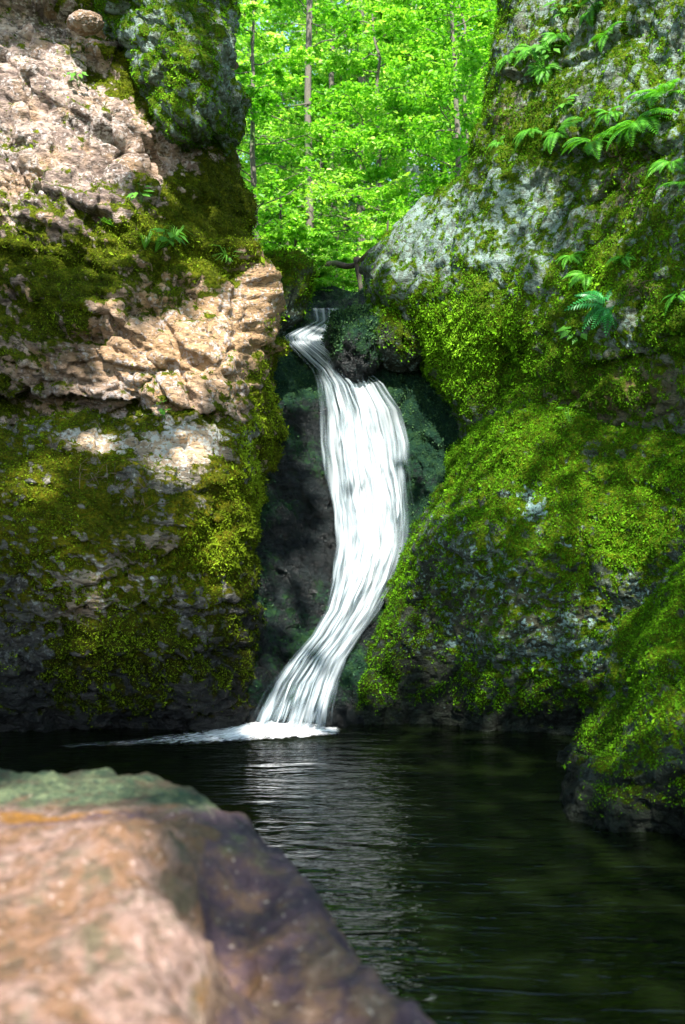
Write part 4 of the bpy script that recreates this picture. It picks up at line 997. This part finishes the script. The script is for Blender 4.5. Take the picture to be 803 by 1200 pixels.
# added unseen leaf crowns: they shade the pool, gaps cut to aim sun patches
def sun_patch_screen():
    lit = []
    def s(px, py, D, r, soft=1.): lit.append((*W(px, py, D), r))
    for a in [(40, 90, 8.0, .42), (90, 130, 7.9, .45), (20, 190, 7.8, .55), (90, 215, 7.75, .40), (120, 260, 7.7, .30), (145, 150, 8.1, .3), (205, 165, 8.1, .30), (235, 185, 8.2, .22), (165, 95, 8.2, .30), (200, 130, 8.1, .3), (100, 28, 8.0, .25), (262, 20, 8.4, .25),
              (200, 425, 7.6, .50), (250, 390, 7.7, .45), (285, 350, 8.0, .38), (140, 440, 7.65, .38), (265, 440, 7.7, .3), (110, 455, 7.7, .3), (190, 290, 7.9, .22), (300, 330, 8.2, .25), (205, 455, 7.6, .3),
              (215, 525, 7.1, .30), (110, 515, 7.2, .26), (30, 545, 7.0, .20), (285, 530, 7.4, .28), (255, 640, 7.1, .28), (280, 600, 7.3, .22), (60, 625, 6.85, .16), (110, 690, 6.9, .18), (20, 590, 6.9, .15),
              (415, 480, 9.1, .6), (425, 560, 8.8, .65), (425, 640, 8.4, .6), (400, 720, 8.0, .55), (365, 800, 7.6, .42), (335, 850, 7.4, .42), (470, 580, 8.8, .4), (360, 405, 9.7, .25), (450, 520, 8.9, .4),
              (560, 430, 8.4, .35), (530, 390, 8.6, .3), (690, 335, 7.4, .22), (600, 520, 7.5, .3), (740, 640, 6.8, .22), (480, 270, 9.2, .35), (740, 130, 7.5, .25), (650, 150, 8.0, .2), (620, 60, 8.3, .25), (790, 330, 6.8, .2), (660, 570, 7.1, .2)]:
        s(*a)
    lit = np.array(lit); lit[:12, 3] *= 1.25
    # leaf gaps cut over the near boulder to put sun on its top
    bo = np.array([(-.75, 1.75, 1.0, .62), (-1.4, 1.7, 1.0, .8), (-.4, 1.35, 1.0, .34), (-.38, 1.75, .95, .2), (-.5, 2.5, .95, .3)])
    lit = np.concatenate([lit, bo])
    rng = np.random.default_rng(21)
    n = 52000
    tg = np.stack([rng.uniform(-7, 7, n), rng.uniform(-1, 10.4, n), rng.uniform(-.3, 8.6, n)], -1)
    clump = 11 + 3.0 * fbm(tg * .5, 2)
    pos = tg + SUN_DIR * (clump + rng.uniform(-1.6, 1.6, n))[:, None]
    dens = np.where((tg[:, 0] > .35) & (tg[:, 2] > 1.6), .05, 1.) * np.where((tg[:, 0] > .9) & (tg[:, 2] > 1.25) & (tg[:, 2] <= 1.6), .5, 1.)
    dens = np.where((tg[:, 1] < 6.2) & (tg[:, 2] < 1.75), 1., dens)
    ok = rng.random(n) < dens
    wob = 1 + .75 * fbm(pos * 2.2, 3)
    for x, y, z, r in lit:
        d = pos - np.array([x, y, z]); d = d - (d @ SUN_DIR)[:, None] * SUN_DIR
        ok &= np.linalg.norm(d, axis=1) > r * wob
    pos = pos[ok]
    # split the added leaves into four tree shapes with trunks on the bank
    bases = [(7.5, -6.5), (2.5, -9.0), (-3.0, -8.0), (9.5, -1.0)]
    own = np.argmin([np.hypot(pos[:, 0] - x, pos[:, 1] - y) for x, y in bases], 0)
    for k, (x, y) in enumerate(bases):
        z = float(ground_z(np.array(x), np.array(y)))
        e = empty('tree', (x, y, z)); tag(e, 'unseen tree shape added behind the viewer, crown cut to shade the pool and pass sun patches', 'tree', 'added shade crowns behind the viewer')
        p = pos[own == k]
        if len(p) == 0: continue
        V, Fc = leaves(p - np.array([x, y, z]), .13, rng, .7)
        link('crown', mesh_np('crown', V, Fc, M_TREE, False, {'tint': np.repeat(rng.random(len(p)), 6)}), e)
        B = Bag(); c = p.mean(0) - np.array([x, y, z]); q = np.linspace(0, 1, 10)[:, None]
        B.add(*tube(np.c_[0 * q, 0 * q, q * max(4, c[2])], .3 - .15 * q.ravel(), 9))
        B.add(*tube(np.array([0, 0, c[2] * .55]) * (1 - q) + c * q, .12 - .1 * q.ravel(), 6))
        link('trunk', B.mesh('trunk', M_BARK), e)
sun_patch_screen()

# ================================================================== CAMERA
cam = bpy.data.cameras.new('camera'); co = link('camera', cam, None, (0, 0, CAMZ)); co.rotation_euler = (R(90), 0, 0)
cam.sensor_fit = 'VERTICAL'; cam.sensor_height = 36; cam.lens = 36.0; cam.clip_end = 2000; cam.clip_start = .05
cam.dof.use_dof = True; cam.dof.focus_distance = 8.0; cam.dof.aperture_fstop = 2.5
SC.camera = co
SC.view_settings.view_transform = 'Standard'; SC.view_settings.look = 'None'; SC.view_settings.gamma = 1; SC.view_settings.use_curve_mapping = False
SC.view_settings.exposure = 1.8
SC.cycles.max_bounces = 8; SC.cycles.diffuse_bounces = 3; SC.cycles.glossy_bounces = 3; SC.cycles.transmission_bounces = 4; SC.cycles.transparent_max_bounces = 8
SC.cycles.sample_clamp_indirect = 6.0
SC.cycles.use_denoising = True
